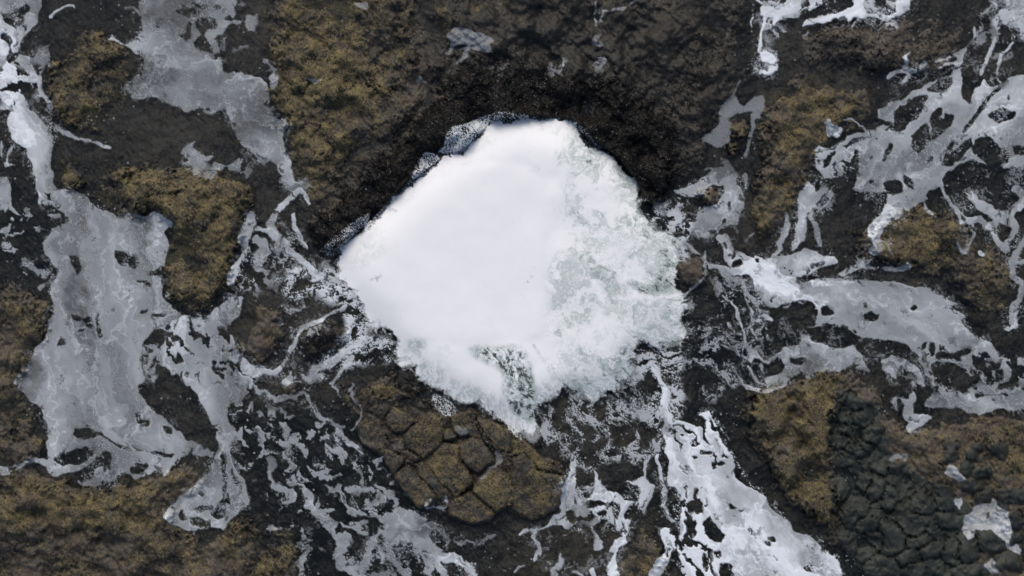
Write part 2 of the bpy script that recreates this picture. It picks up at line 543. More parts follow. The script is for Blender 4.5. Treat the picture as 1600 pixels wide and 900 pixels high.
lab0 = np.zeros((NY, NX), np.int16)
HT = zeros() - 0.10 + 0.030 * nz(U, V, 160, 4) + 0.014 * nz(U, V, 40, 0)
HT = np.minimum(HT, -0.012 + 0.006 * nz(U, V, 40, 0)).astype(np.float32)
COV = {k: zeros() for k in ('algae', 'brown', 'greenish', 'mussel')}
COV['brown'] += 0.52
COV['algae'] += 0.12
land = zeros()
for i, (key, poly, h, soft, cov, nm, lb) in enumerate(OUT):
    m = zeros(); fill(m, poly)
    lm = m > 0.5
    lab0[lm] = i + 1
    sl = window([poly], 90)
    Uw, Vw = U[sl], V[sl]
    w = warpw(pasted(m, sl, soft * 1.5), sl)
    rise = sst(0.10, 0.98, w)
    HT[sl] = np.maximum(HT[sl], HT[sl] * (1 - rise) + rise * h * 0.48 * (0.8 + 0.25 * nz(Uw, Vw, 110, 5, off=i)))
    land[sl] = np.maximum(land[sl], rise)
    rag = max(5, soft * 1.5)
    we = sst(0.12, 0.85, warpw(pasted(m, sl, rag), sl, 1.8) + 0.13 * nz(Uw, Vw, 70, 0, off=i) * sst(0.02, 0.3, w))
    for k in COV:
        COV[k][sl] = COV[k][sl] * (1 - we) + we * cov[k]
lab = lab0[np.clip(((V + WY - V0) / C).astype(int), 0, NY - 1), np.clip(((U + WX - U0) / C).astype(int), 0, NX - 1)]
KEY = {o[0]: i + 1 for i, o in enumerate(OUT)}
HT += land * (0.040 * nz(U, V, 150, 5) + 0.006 * nz(U, V, 40, 4))
# ledges: the slabs step down in thin plates
lv = nz(U, V, 260, 4, 25, 1.5, off=51.0) * 1.6 + nz(U, V, 60, 4, off=52.0) * 0.18
fr = lv - np.floor(lv)
HT += (0.25 + 0.75 * land) * 0.030 * (np.floor(lv) + sst(0.86, 1.0, fr)) * sst(-0.09, -0.02, HT)
# joints and cracks across the rock
CRK = np.maximum(sst(0.05, 0.0, np.abs(nz(U, V, 260, 4, 35, 1.6, off=11.0))), 0.7 * sst(0.07, 0.0, np.abs(nz(U, V, 130, 4, 120, 1.5, off=12.0))))
CRK = CRK * sst(-0.4, 0.8, nz(U, V, 300, 4, off=13.0))
HT -= (0.3 + 0.7 * land) * 0.06 * CRK

# extra cover zones: (polygon, softness, attribute, amount)
ZONES = [
    ([(560, 180), (640, 120), (690, 130), (650, 190), (600, 250), (545, 310), (500, 340), (490, 310), (530, 260)], 18, 'algae', -0.45),
    ([(520, 20), (650, 0), (655, 130), (600, 90), (540, 80)], 18, 'algae', -0.2),
    ([(0, 830), (120, 815), (230, 840), (330, 850), (400, 880), (440, 900), (0, 900)], 20, 'greenish', 0.34),
    ([(0, 830), (120, 815), (230, 840), (330, 850), (400, 880), (440, 900), (0, 900)], 20, 'algae', -0.22),
    ([(655, 0), (800, 0), (790, 60), (700, 70)], 20, 'algae', 0.25),
    ([(780, 20), (960, 10), (1060, 60), (1050, 130), (880, 110), (790, 80)], 30, 'brown', -0.2),
    ([(960, 60), (1020, 50), (1040, 130), (980, 140)], 16, 'mussel', 0.15),
    ([(1250, 130), (1330, 140), (1330, 180), (1270, 260), (1220, 330), (1210, 250), (1240, 200)], 14, 'algae', 0.2),
    ([(680, 100), (760, 72), (880, 105), (1000, 130), (1050, 190), (1060, 290), (1000, 220), (860, 150), (720, 160)], 14, 'mussel', 0.5),  # widens the rim's mussel black, also painting in the pit's shade
    ([(1080, 30), (1130, 60), (1110, 130), (1080, 200), (1050, 230), (1030, 160), (1060, 100)], 18, 'mussel', 0.38),
    ([(940, 140), (1060, 200), (1060, 280), (1000, 230)], 12, 'mussel', 0.3),
    ([(820, 620), (1010, 640), (1020, 720), (900, 740), (850, 690)], 22, 'brown', 0.3),
    ([(790, 790), (960, 780), (980, 900), (780, 900)], 25, 'algae', 0.28),
    ([(790, 790), (960, 780), (980, 900), (780, 900)], 25, 'brown', 0.3),
    ([(1075, 450), (1200, 450), (1240, 560), (1180, 640), (1100, 700), (1060, 600)], 24, 'brown', -0.25),
    ([(1075, 450), (1200, 450), (1240, 560), (1180, 640), (1100, 700), (1060, 600)], 24, 'algae', -0.1),
    ([(850, 640), (1060, 560), (1090, 760), (1020, 790), (900, 760)], 24, 'algae', -0.1),
    ([(1320, 420), (1560, 520), (1600, 640), (1250, 520)], 24, 'brown', -0.2),
    ([(1230, 200), (1600, 130), (1600, 330), (1330, 330)], 24, 'brown', -0.2),
    ([(60, 20), (130, 0), (210, 0), (215, 60), (130, 70)], 20, 'brown', -0.2),
    ([(110, 200), (250, 160), (380, 190), (400, 250), (280, 270), (150, 250)], 20, 'brown', 0.12),
    ([(150, 205), (270, 230), (300, 262), (150, 265)], 14, 'algae', 0.2),
    ([(400, 640), (560, 640), (660, 800), (700, 900), (400, 900)], 25, 'brown', -0.5),
    ([(400, 640), (560, 640), (660, 800), (700, 900), (400, 900)], 25, 'algae', -0.12),
    ([(540, 600), (620, 570), (700, 625), (800, 670), (850, 705), (780, 680), (690, 650), (600, 600)], 9, 'mussel', 0.55),
    ([(0, 250), (80, 300), (90, 440), (0, 450)], 20, 'brown', -0.4),
    ([(1100, 300), (1180, 310), (1230, 400), (1180, 410), (1120, 380)], 14, 'brown', 0.4),
    ([(1100, 300), (1180, 310), (1230, 400), (1180, 410), (1120, 380)], 14, 'algae', 0.15),
    ([(1330, 110), (1500, 120), (1480, 220), (1330, 200)], 22, 'brown', 0.05),
    ([(200, 750), (330, 715), (340, 740), (280, 775), (200, 775)], 10, 'brown', 0.3),
    ([(1480, 650), (1600, 650), (1600, 760), (1450, 740)], 20, 'algae', 0.2),
    ([(405, 440), (480, 390), (530, 450), (450, 590), (410, 590)], 18, 'brown', 0.25),
    ([(470, 320), (560, 290), (545, 360), (490, 372)], 10, 'brown', 0.6),
    ([(600, 80), (700, 100), (690, 170), (610, 180)], 20, 'brown', 0.15),
]
for poly, soft, k, amt in ZONES:
    m = zeros(); fill(m, poly)
    sl = window([poly], 70)
    COV[k][sl] = np.clip(COV[k][sl] + amt * sst(0.1, 0.9, warpw(pasted(m, sl, soft), sl, 2.0)), 0, 1)
COV['brown'] = np.clip(COV['brown'] + 0.12 * nz(U, V, 200, 3), 0, 1)
COV['algae'] = np.clip(COV['algae'] - 0.5 * CRK * land + land * (0.13 * nz(U, V, 150, 1) + 0.10 * nz(U, V, 50, 0)) - 0.06, 0, 1)

# --- fitted blocks (cracked rock below the surge)
KB = [Z(400, 600, p) for p in (
    [(480, 140), (530, 130), (580, 180), (620, 270), (600, 300), (690, 340), (700, 380), (640, 430), (580, 330), (500, 280), (470, 200)],
    [(600, 160), (640, 110), (700, 130), (770, 165), (700, 222), (660, 230), (610, 200)],
    [(700, 230), (790, 150), (840, 135), (875, 170), (885, 220), (860, 290), (790, 350), (700, 300), (685, 270)],
    [(800, 350), (880, 275), (950, 290), (960, 350), (1010, 400), (1010, 470), (940, 540), (870, 470), (820, 400)],
    [(950, 290), (1010, 245), (1060, 265), (1120, 340), (1120, 380), (1040, 420), (1012, 395), (970, 350)],
    [(915, 170), (960, 130), (1010, 130), (1025, 180), (1060, 260), (1000, 240), (950, 250), (920, 220)],
    [(1030, 170), (1100, 170), (1200, 230), (1200, 330), (1140, 310), (1080, 250)],
    [(1040, 440), (1130, 400), (1200, 430), (1200, 560), (1130, 600), (1010, 510)],
    [(750, 370), (790, 360), (850, 440), (930, 540), (860, 540), (800, 490), (760, 430)],
    [(640, 430), (720, 375), (760, 430), (850, 530), (820, 570), (770, 580), (720, 540), (670, 470)],
    [(930, 540), (1000, 510), (1130, 600), (1100, 640), (1000, 660), (900, 610)],
    [(540, 10), (640, 0), (720, 55), (650, 70), (560, 60)],
    [(690, 300), (790, 352), (745, 368), (705, 360)],
    [(885, 225), (915, 215), (940, 255), (900, 270), (870, 270)])]
KB += [Z(800, 600, p) for p in (
    [(0, 350), (60, 330), (110, 400), (250, 430), (240, 500), (200, 590), (100, 640), (0, 600)],
    [(0, 230), (70, 270), (130, 330), (200, 380), (250, 425), (120, 395), (60, 325), (0, 330)])]
BLOCK0 = 100
for b, poly in enumerate(KB):
    m = zeros(); fill(m, poly)
    sl = window([poly], 30)
    Uw, Vw = U[sl], V[sl]
    mw = samp(m, Uw + 0.22 * FX[sl], Vw + 0.22 * FY[sl])
    prof = sst(0.38, 0.85, blur(mw, 1.6)) * 0.90 + 0.10 * sst(0.5, 1.0, blur(mw, 8))
    lift = 0.17 + 0.08 * ((b * 7) % 5) / 4
    cu, cv = np.mean([p[0] for p in poly]), np.mean([p[1] for p in poly])
    flat = 0.014 * nz(Uw, Vw, 60, 4, off=b) + 0.06 * ((Uw - cu) * math.cos(b * 2.1) + (Vw - cv) * math.sin(b * 2.1)) / 40
    HT[sl] = np.where(mw > 0.02, 0.09 * (1 - prof) + prof * (lift + flat) + 0.007 * nz(Uw, Vw, 24, 1), HT[sl])
    lab[sl][mw > 0.5] = BLOCK0 + b
    we = sst(0.3, 0.8, mw)
    tone = 0.30 + 0.28 * ((b * 5) % 4) / 3
    blot = 0.16 * nz(Uw, Vw, 70, 1, off=b)
    for k, v in (('algae', tone + blot), ('brown', 0.6), ('greenish', 0.22 - blot), ('mussel', 0.0)):
        COV[k][sl] = np.clip(COV[k][sl] * (1 - we) + we * v, 0, 1)

# --- rounded green-black blocks (lower right)
EL = [(390, 85, 58, 42, 30), (350, 130, 42, 24, 30), (345, 185, 52, 28, 30), (440, 160, 46, 40, 20), (490, 235, 46, 42, 0), (375, 232, 40, 24, 30), (350, 268, 42, 32, 0), (412, 312, 46, 30, 40), (455, 290, 34, 30, 0),
      (525, 388, 50, 30, 30), (345, 490, 40, 62, 0), (410, 592, 62, 74, 20), (470, 656, 54, 42, -20), (500, 500, 46, 52, 0), (522, 582, 34, 42, 0), (575, 545, 42, 52, 10), (455, 470, 30, 42, 0), (660, 645, 80, 68, 25),
      (692, 730, 60, 46, 10), (580, 730, 62, 84, -10), (500, 742, 46, 50, 0), (655, 812, 62, 46, 0), (610, 462, 52, 34, 30), (722, 572, 56, 44, 30), (822, 540, 48, 64, -10), (862, 640, 62, 38, 0), (852, 340, 36, 42, 0), (855, 282, 40, 20, 0),
      (960, 340, 36, 32, 0), (960, 470, 60, 36, 20), (1000, 525, 48, 34, 0), (772, 792, 50, 52, 0), (852, 790, 48, 46, 0), (465, 790, 40, 38, 0), (545, 860, 86, 46, 0), (680, 875, 60, 32, 0), (785, 862, 58, 36, 0), (1100, 545, 30, 42, 0), (1035, 735, 84, 48, 20),
      (1145, 645, 34, 52, 0), (930, 770, 56, 60, 0), (1120, 830, 62, 46, 0), (960, 868, 72, 40, 0), (600, 395, 32, 24, 0), (640, 520, 36, 30, 30), (1160, 520, 36, 30, 0), (1080, 300, 40, 28, 20), (1010, 420, 40, 26, 0), (930, 400, 34, 26, 30), (1150, 720, 40, 32, 0), (990, 300, 36, 26, 10)]
STONE0 = 200
best = zeros() - 1
second = zeros() - 1
bl = np.zeros((NY, NX), np.int16)
for b, (cx, cy, rx, ry, an) in enumerate(EL):
    cx, cy, rx, ry = 1200 + cx / 3, 600 + cy / 3, rx / 3 * 1.16, ry / 3 * 1.16
    a = math.radians(an)
    sl = window([[(cx - rx, cy - ry), (cx + rx, cy + ry)]], 30)
    du, dv = (U + 0.5 * FX)[sl] - cx, (V + 0.5 * FY)[sl] - cy
    x = (du * math.cos(a) + dv * math.sin(a)) / rx; y = (-du * math.sin(a) + dv * math.cos(a)) / ry
    d = (np.abs(x) ** 3.2 + np.abs(y) ** 3.2) * (0.9 + 0.1 * np.sin(3 * np.arctan2(y, x) + b))
    s = 1 - d
    second[sl] = np.maximum(second[sl], np.minimum(best[sl], s))
    better = s > best[sl]
    bl[sl][better & (s > 0)] = b + 1
    best[sl] = np.maximum(best[sl], s)
stone = np.sqrt(np.clip(best, 0, 1)) * (0.35 + 0.65 * sst(0.0, 0.22, best - np.maximum(second, 0)))
on = bl > 0
sz = np.array([0] + [min(e[2], e[3]) for e in EL], np.float32)[bl] / 60.0
tilt = np.array([0.0] + [0.05 * ((k * 37) % 11) / 10 for k in range(len(EL))], np.float32)[bl]
HT = np.where(on, HT - 0.07 + stone * (0.07 + 0.12 * sz + tilt) + 0.010 * nz(U, V, 60, 4), HT)
lab[on] = STONE0 + bl[on] - 1
tan_side = np.array([0.0] + [0.75 if e[0] > 860 or e[1] < 350 and e[0] > 600 else 1.0 for e in EL], np.float32)[bl]
we = sst(0.25, 0.7, stone)
COV['greenish'] = COV['greenish'] * (1 - we) + we * 0.85 * tan_side
COV['algae'] *= (1 - we * 0.9)
COV['mussel'] *= (1 - we)
j2 = (lab == KEY['J2'])
fld = zeros(); fill(fld, [(1300, 630), (1360, 620), (1400, 720), (1470, 760), (1520, 800), (1530, 900), (1350, 900), (1305, 800)])
fb = blur(fld, 14)
COV['greenish'] = np.maximum(COV['greenish'], 0.85 * sst(0.15, 0.75, fb + 0.12 * nz(U, V, 60, 0)))
COV['algae'] *= 1 - 0.45 * fb

# --- the pit of the well, always under the surge
wm = zeros(); fill(wm, WELL)
wm_b = blur(wm, 14)
HT = np.minimum(HT, 0.34 - 0.34 * sst(0.12, 0.45, wm_b) - 1.6 * sst(0.45, 0.98, wm_b)).astype(np.float32)
# level off towards the sheet's edge
ed = np.minimum(np.minimum(U - U0, U1 - U), np.minimum(V - V0, V1 - V))
HT = (HT * sst(0, 70, ed) - 0.12 * (1 - sst(0, 70, ed))).astype(np.float32)

# normals of the full height field, shared by all pieces so no seams show
def field_normals(H, J, I, step):
    gy, gx = np.gradient(H[::step, ::step], C * PX * step)
    n = np.stack([-gx[J // step, I // step], gy[J // step, I // step], np.ones(len(J))], axis=1)
    return n / np.linalg.norm(n, axis=1, keepdims=True)


STEP = 2
Lc = lab[1::STEP, 1::STEP][: (NY - 1) // STEP, : (NX - 1) // STEP]


def big_pieces(cell, least):
    """drop connected pieces smaller than least cells (always keeps the largest)"""
    jj, ii = np.nonzero(cell)
    idx = np.full(cell.shape, -1, np.int64)
    idx[jj, ii] = np.arange(len(jj))
    E = []
    for dj, di in ((0, 1), (1, 0)):
        a = idx[:cell.shape[0] - dj, :cell.shape[1] - di]; b = idx[dj:, di:]
        k = (a >= 0) & (b >= 0)
        E.append(np.stack([a[k], b[k]], 1))
    E = np.concatenate(E)
    L = np.arange(len(jj))
    for _ in range(400):
        m = np.minimum(L[E[:, 0]], L[E[:, 1]])
        N = L.copy()
        np.minimum.at(N, L[E[:, 0]], m); np.minimum.at(N, L[E[:, 1]], m)
        N = N[N]; N = N[N]
        if (N == L).all():
            break
        L = N
    cnt = np.bincount(L, minlength=len(jj))
    keep = cnt[L] >= min(least, cnt.max())
    out = np.zeros_like(cell)
    out[jj[keep], ii[keep]] = True
    return out


parents = {}
Lc = Lc.copy()
for i in np.unique(Lc):
    if i:
        Lc[(Lc == i) & ~big_pieces(Lc == i, 10**9)] = 0
ids = np.unique(Lc)


def rock_piece(i, name, parent=None):
    co, fa, at, (J, I) = sheet_from(Lc == i, STEP, HT, COV)
    return mesh_object(name, co, fa, M_ROCK, at, field_normals(HT, J, I, STEP), parent)


shelf = rock_piece(0, 'rock_shelf')
tag(shelf, 'dark wet rock shelf under the foam', 'rock shelf', kind='structure')
for i, (key, poly, h, soft, cov, nm, lb) in enumerate(OUT):
    if (i + 1) in ids:
        parents[key] = tag(rock_piece(i + 1, nm), lb, 'rim' if nm == 'well_rim' else ('boulder' if nm == 'boulder' else 'rock'))
for i in ids:
    if BLOCK0 <= i < STONE0:
        rock_piece(i, 'block', parents['K'])
    elif i >= STONE0:
        rock_piece(i, 'stone_block', parents['J2'])

# ------------------------------------------------------------------ the shelf and sea beyond the detailed area
def ring(name, x0, x1, y0, y1, R, n, zf, material):
    xs = np.unique(np.concatenate([np.linspace(-R, x0, n), np.linspace(x0, x1, 40), np.linspace(x1, R, n)]))
    ys = np.unique(np.concatenate([np.linspace(-R, y0, n), np.linspace(y0, y1, 30), np.linspace(y1, R, n)]))
    X, Y = np.meshgrid(xs, ys)
    H = zf(X, Y)
    idx = np.arange(X.size).reshape(X.shape)
    cx = 0.5 * (xs[1:] + xs[:-1]); cy = 0.5 * (ys[1:] + ys[:-1])
    CX, CY = np.meshgrid(cx, cy)
    keep = ~((CX > x0) & (CX < x1) & (CY > y0) & (CY < y1))
    j, i = np.nonzero(keep)
    q = np.stack([idx[j, i], idx[j, i + 1], idx[j + 1, i + 1], idx[j + 1, i]], axis=1)
    co = np.stack([X.ravel(), Y.ravel(), H.ravel()], axis=1)
    nA = len(co)
    return mesh_object(name, co, q, material, {'algae': np.full(nA, 0.25), 'brown': np.full(nA, 0.4), 'greenish': np.zeros(nA), 'mussel': np.zeros(nA)}, origin=(0, 0, 0))


bx0, bx1 = (U0 - 800) * PX, (U1 - 800) * PX
by0, by1 = (450 - V1) * PX, (450 - V0) * PX


def outer_h(X, Y):
    d = np.maximum(np.maximum(bx0 - X, X - bx1), np.maximum(by0 - Y, Y - by1))
    u, v = X / PX, Y / PX
    return -0.14 + sst(0, 2.5, d) * (0.22 * nz(u, v, 900, 5) + 0.08 * nz(u, v, 200, 4)) - sst(20, 60, d) * 2.0


tag(ring('rock_shelf_beyond', bx0 + 0.2, bx1 - 0.2, by0 + 0.2, by1 - 0.2, 75.0, 130, outer_h, M_ROCK), 'wet rock shelf continuing beyond the well', 'rock shelf', kind='structure')
wv = np.array([[-900, -900, 0], [900, -900, 0], [900, 900, 0], [-900, 900, 0]], float)
tag(mesh_object('sea_water', wv, np.array([[0, 1, 2, 3]]), M_WATER, origin=(0, 0, 0)), 'clear shallow sea water lying over the shelf', 'water', kind='structure')
FLOOR = wv.copy(); FLOOR[:, 2] = -2.6
tag(mesh_object('sea_floor', FLOOR, np.array([[0, 1, 2, 3]]), M_ROCK, origin=(0, 0, 0)), 'dark sea floor', 'sea floor', kind='structure')

# ------------------------------------------------------------------ foam
FO = []


def foam(label, add=(), sub=(), lace=(), bright=(), op=0.40, name='foam_patch', cat='foam', ang=0, stretch=1.0, rough=0.09, wk=0.35, lift=0.012, group=None, swirl=0.10, pin=0.0, vein=0.42, fringe=0.95):
    FO.append(dict(label=label, add=list(add), sub=list(sub), lace=list(lace), bright=list(bright), op=op, name=name, cat=cat, ang=ang, stretch=stretch, rough=rough, wk=wk, lift=lift, group=group, swirl=swirl, pin=pin, vein=vein, fringe=0.0 if name == 'tide_pool' else fringe))


def z00(p): return Z(0, 0, p)
def z0m(p): return Z(0, 300, p)
def z0b(p): return Z(0, 600, p)

# upper left pool
foam('smooth grey foam filling the pool at upper left, narrowing downwards', op=0.30, add=[
    [(200, 0), (217, 13), (223, 32), (220, 50), (213, 63), (200, 70), (177, 57), (163, 62), (180, 63), (197, 70), (208, 80), (220, 92), (224, 103), (218, 117), (209, 118), (206, 132), (194, 133), (193, 148), (207, 152), (217, 155), (233, 153), (257, 155), (270, 160), (280, 168), (293, 173), (310, 171), (322, 177), (333, 178), (348, 170), (358, 182), (365, 197), (372, 217), (383, 230), (400, 245), (410, 260), (423, 250), (433, 260), (440, 283), (450, 298), (478, 298), (487, 295), (477, 282), (460, 283), (455, 260), (455, 243), (445, 230), (443, 213), (452, 200), (450, 187), (433, 183), (423, 170), (413, 160), (420, 147), (413, 130), (400, 121), (377, 113), (348, 107), (345, 90), (333, 85), (345, 75), (335, 62), (348, 50), (362, 30), (377, 4), (360, 0)],
    Z(400, 0, [(30, 268), (55, 265), (75, 300), (100, 330), (100, 390), (85, 415), (60, 400), (45, 380), (80, 350), (70, 310), (40, 290)]),
    z00([(845, 715), (880, 685), (925, 672), (900, 705), (940, 705), (960, 740), (1010, 735), (960, 770), (1060, 770), (1110, 740), (1150, 740), (1150, 770), (1185, 800), (1165, 850), (1140, 800), (1060, 785), (1020, 800), (1000, 840), (960, 835), (915, 815), (895, 780), (850, 770), (870, 745)]),
    ZS(0, 0, [(580, 45), (620, 40), (650, 65)], 16)],
    sub=[z00(p) for p in ([(815, 60), (860, 35), (900, 30), (945, 45), (930, 70), (890, 90), (850, 70)], [(835, 165), (870, 150), (870, 100), (890, 105), (895, 180), (870, 190)],
        [(915, 190), (940, 175), (930, 140), (900, 110), (960, 70), (1010, 85), (1010, 130), (965, 135), (960, 170), (1000, 225), (1000, 250), (950, 235), (920, 215)], [(995, 40), (1020, 26), (1045, 42), (1020, 54)],
        [(735, 125), (745, 95), (757, 110), (748, 138)], [(1060, 418), (1082, 424), (1070, 432)], [(870, 4), (960, 20), (980, 45), (930, 30)], [(1040, 90), (1070, 60), (1090, 100), (1060, 110)], [(955, 510), (975, 502), (988, 515), (970, 522)])],
    lace=[(z00([(1030, 10), (1200, 20), (1190, 200), (1100, 240), (1030, 200)]), 'isl', 0.30, 26, 0, 1, 0.28)])
# far left stream
foam('bright narrow foam stream running down the left edge', op=0.50, ang=75, stretch=2.2, add=[
    z00([(0, 0), (205, 0), (190, 50), (165, 100), (140, 130), (125, 160), (95, 200), (85, 255), (60, 260), (45, 220), (40, 260), (20, 290), (50, 300), (100, 260), (160, 270), (185, 220), (225, 200), (240, 265), (225, 290), (195, 350), (190, 380), (215, 440), (245, 495), (230, 505), (205, 480), (190, 440), (190, 470), (160, 480), (150, 500), (185, 540), (210, 590), (260, 640), (245, 680), (240, 720), (235, 770), (255, 860), (275, 900), (270, 960), (180, 960), (165, 830), (145, 770), (130, 700), (75, 660), (45, 610), (30, 570), (50, 520), (0, 500)]),
    ZS(0, 0, [(215, 590), (260, 605), (330, 635), (400, 660), (450, 670), (515, 688)], 13), ZS(0, 0, [(200, 540), (240, 570), (290, 610), (340, 630)], 9), ZS(0, 0, [(245, 75), (290, 38), (345, 30)], 14)],
    sub=[z00(p) for p in ([(10, 60), (50, 55), (110, 70), (115, 110), (70, 140), (40, 125), (10, 100)], [(4, 155), (30, 165), (50, 190), (45, 240), (30, 215), (4, 180)], [(60, 75), (75, 40), (130, 30), (150, 60), (110, 70)], [(165, 310), (180, 300), (182, 370), (168, 360)], [(70, 285), (95, 290), (100, 310), (80, 310)])],
    lace=[(z00([(0, 290), (200, 290), (200, 500), (0, 500)]), 'hole', 0.40, 26, 60, 1.5, 0.5)],
    bright=[(ZS(0, 0, [(60, 520), (110, 530), (160, 620), (190, 760), (230, 880)], 70), 0.25)])
foam('small foam scraps on dark water at the left edge', op=0.38, add=[
    z00([(0, 810), (30, 830), (45, 880), (40, 900), (50, 960), (100, 1010), (105, 1020), (85, 1005), (30, 980), (20, 1010), (2, 960)]), z00([(2, 655), (18, 680), (5, 740), (2, 760)]), ZS(0, 0, [(75, 680), (45, 720), (20, 760), (60, 762)], 14),
    z0m([(2, 185), (40, 160), (50, 115), (62, 120), (55, 195), (20, 192)]), z0m([(2, 235), (40, 225), (65, 245), (40, 262), (2, 260)]), z0m([(105, 305), (150, 325), (170, 355), (230, 365), (215, 400), (180, 385), (130, 350), (105, 345)]), z0m([(175, 440), (215, 425), (222, 440), (190, 457)]), z0m([(225, 105), (290, 105), (300, 125), (265, 130)])],
    lace=[(z0m([(4, 0), (90, 0), (150, 100), (220, 200), (230, 400), (140, 440), (4, 400)]), 'isl', 0.13, 16, 0, 1.3, 0.4)], name='foam_scraps')
# large left pool
foam('large lilac-grey foam sheet filling the pool on the left', op=0.36, ang=80, stretch=2.0, add=[
    z0m([(185, -10), (280, -10), (380, 0), (410, 30), (430, 60), (460, 80), (500, 95), (560, 105), (610, 100), (680, 110), (730, 92), (770, 110), (803, 150), (800, 170), (775, 165), (770, 200), (790, 235), (790, 300), (770, 340), (730, 365), (690, 375), (690, 390), (745, 400), (765, 440), (765, 480), (800, 545), (850, 580), (820, 605), (790, 600), (740, 640), (690, 690), (660, 740), (655, 800), (690, 870), (660, 910), (670, 970), (720, 1040), (800, 1085), (850, 1130), (870, 1160), (940, 1195), (1000, 1220), (1000, 1245), (940, 1230), (890, 1225), (850, 1260), (800, 1310), (770, 1335), (740, 1300), (680, 1330), (640, 1340), (600, 1330), (570, 1325), (520, 1360), (450, 1380), (400, 1382), (360, 1360), (420, 1350), (440, 1330), (440, 1290), (475, 1285), (480, 1315), (510, 1300), (520, 1230), (490, 1210), (470, 1240), (420, 1265), (380, 1290), (330, 1320), (270, 1333), (230, 1310), (210, 1290), (150, 1285), (80, 1300), (40, 1320), (0, 1325), (0, 1265), (60, 1285), (150, 1250), (220, 1265), (220, 1180), (225, 1100), (200, 1030), (130, 960), (70, 900), (90, 850), (130, 800), (165, 740), (195, 690), (225, 620), (250, 560), (245, 510), (230, 470), (240, 430), (260, 400), (265, 365), (240, 340), (210, 280), (208, 240), (225, 205), (235, 175), (290, 165), (330, 140), (320, 110), (270, 80), (230, 40)])],
    sub=[z0m(p) for p in ([(540, 275), (590, 285), (625, 305), (630, 325), (660, 330), (645, 360), (610, 350), (570, 340), (545, 305)], [(315, 305), (350, 310), (370, 310), (375, 360), (365, 385), (340, 365), (325, 335)], [(640, 415), (690, 420), (718, 438), (690, 445), (640, 425)],
        [(330, 575), (355, 570), (378, 590), (370, 610), (340, 600)], [(405, 580), (430, 580), (430, 640), (400, 635)], [(455, 560), (465, 600), (485, 665), (465, 685), (445, 640)], [(285, 675), (302, 690), (300, 725), (270, 725)], [(655, 550), (690, 543), (690, 570), (660, 570)], [(715, 570), (780, 570), (770, 585), (720, 582)],
        [(380, 590), (405, 585), (405, 610), (385, 610)], [(375, 650), (400, 642), (395, 662), (375, 664)],
        [(340, 1100), (400, 1105), (450, 1125), (480, 1135), (530, 1165), (600, 1200), (620, 1225), (580, 1210), (530, 1180), (480, 1145), (440, 1165), (390, 1160), (335, 1135)], [(245, 1260), (290, 1230), (330, 1225), (345, 1195), (400, 1195), (435, 1225), (400, 1245), (380, 1270), (330, 1285), (290, 1290)],
        [(600, 1325), (605, 1295), (640, 1275), (690, 1270), (710, 1285), (680, 1295), (670, 1320), (640, 1325)], [(600, 1160), (650, 1200), (700, 1220), (760, 1215), (810, 1230), (800, 1255), (760, 1245), (700, 1230), (640, 1205)], [(620, 1040), (650, 1030), (650, 1060), (690, 1090), (695, 1120), (665, 1105), (640, 1080)],
        [(770, 1100), (800, 1095), (815, 1120), (790, 1130)], [(830, 1220), (870, 1218), (865, 1228), (835, 1228)], [(650, 900), (690, 905), (680, 960), (660, 960)])],
    bright=[(ZS(0, 300, [(270, 40), (380, 170), (420, 300), (440, 500), (420, 700), (330, 900)], 60), 0.07), (ZS(0, 300, [(330, 130), (480, 240), (600, 270)], 40), 0.08), (ZS(0, 600, [(330, 20), (330, 180)], 50), 0.10), (ZS(0, 600, [(480, 160), (600, 220), (760, 260), (960, 300)], 70), 0.14), (ZS(0, 600, [(20, 385), (150, 370), (270, 410), (370, 385)], 40), 0.12)], pin=0.5)
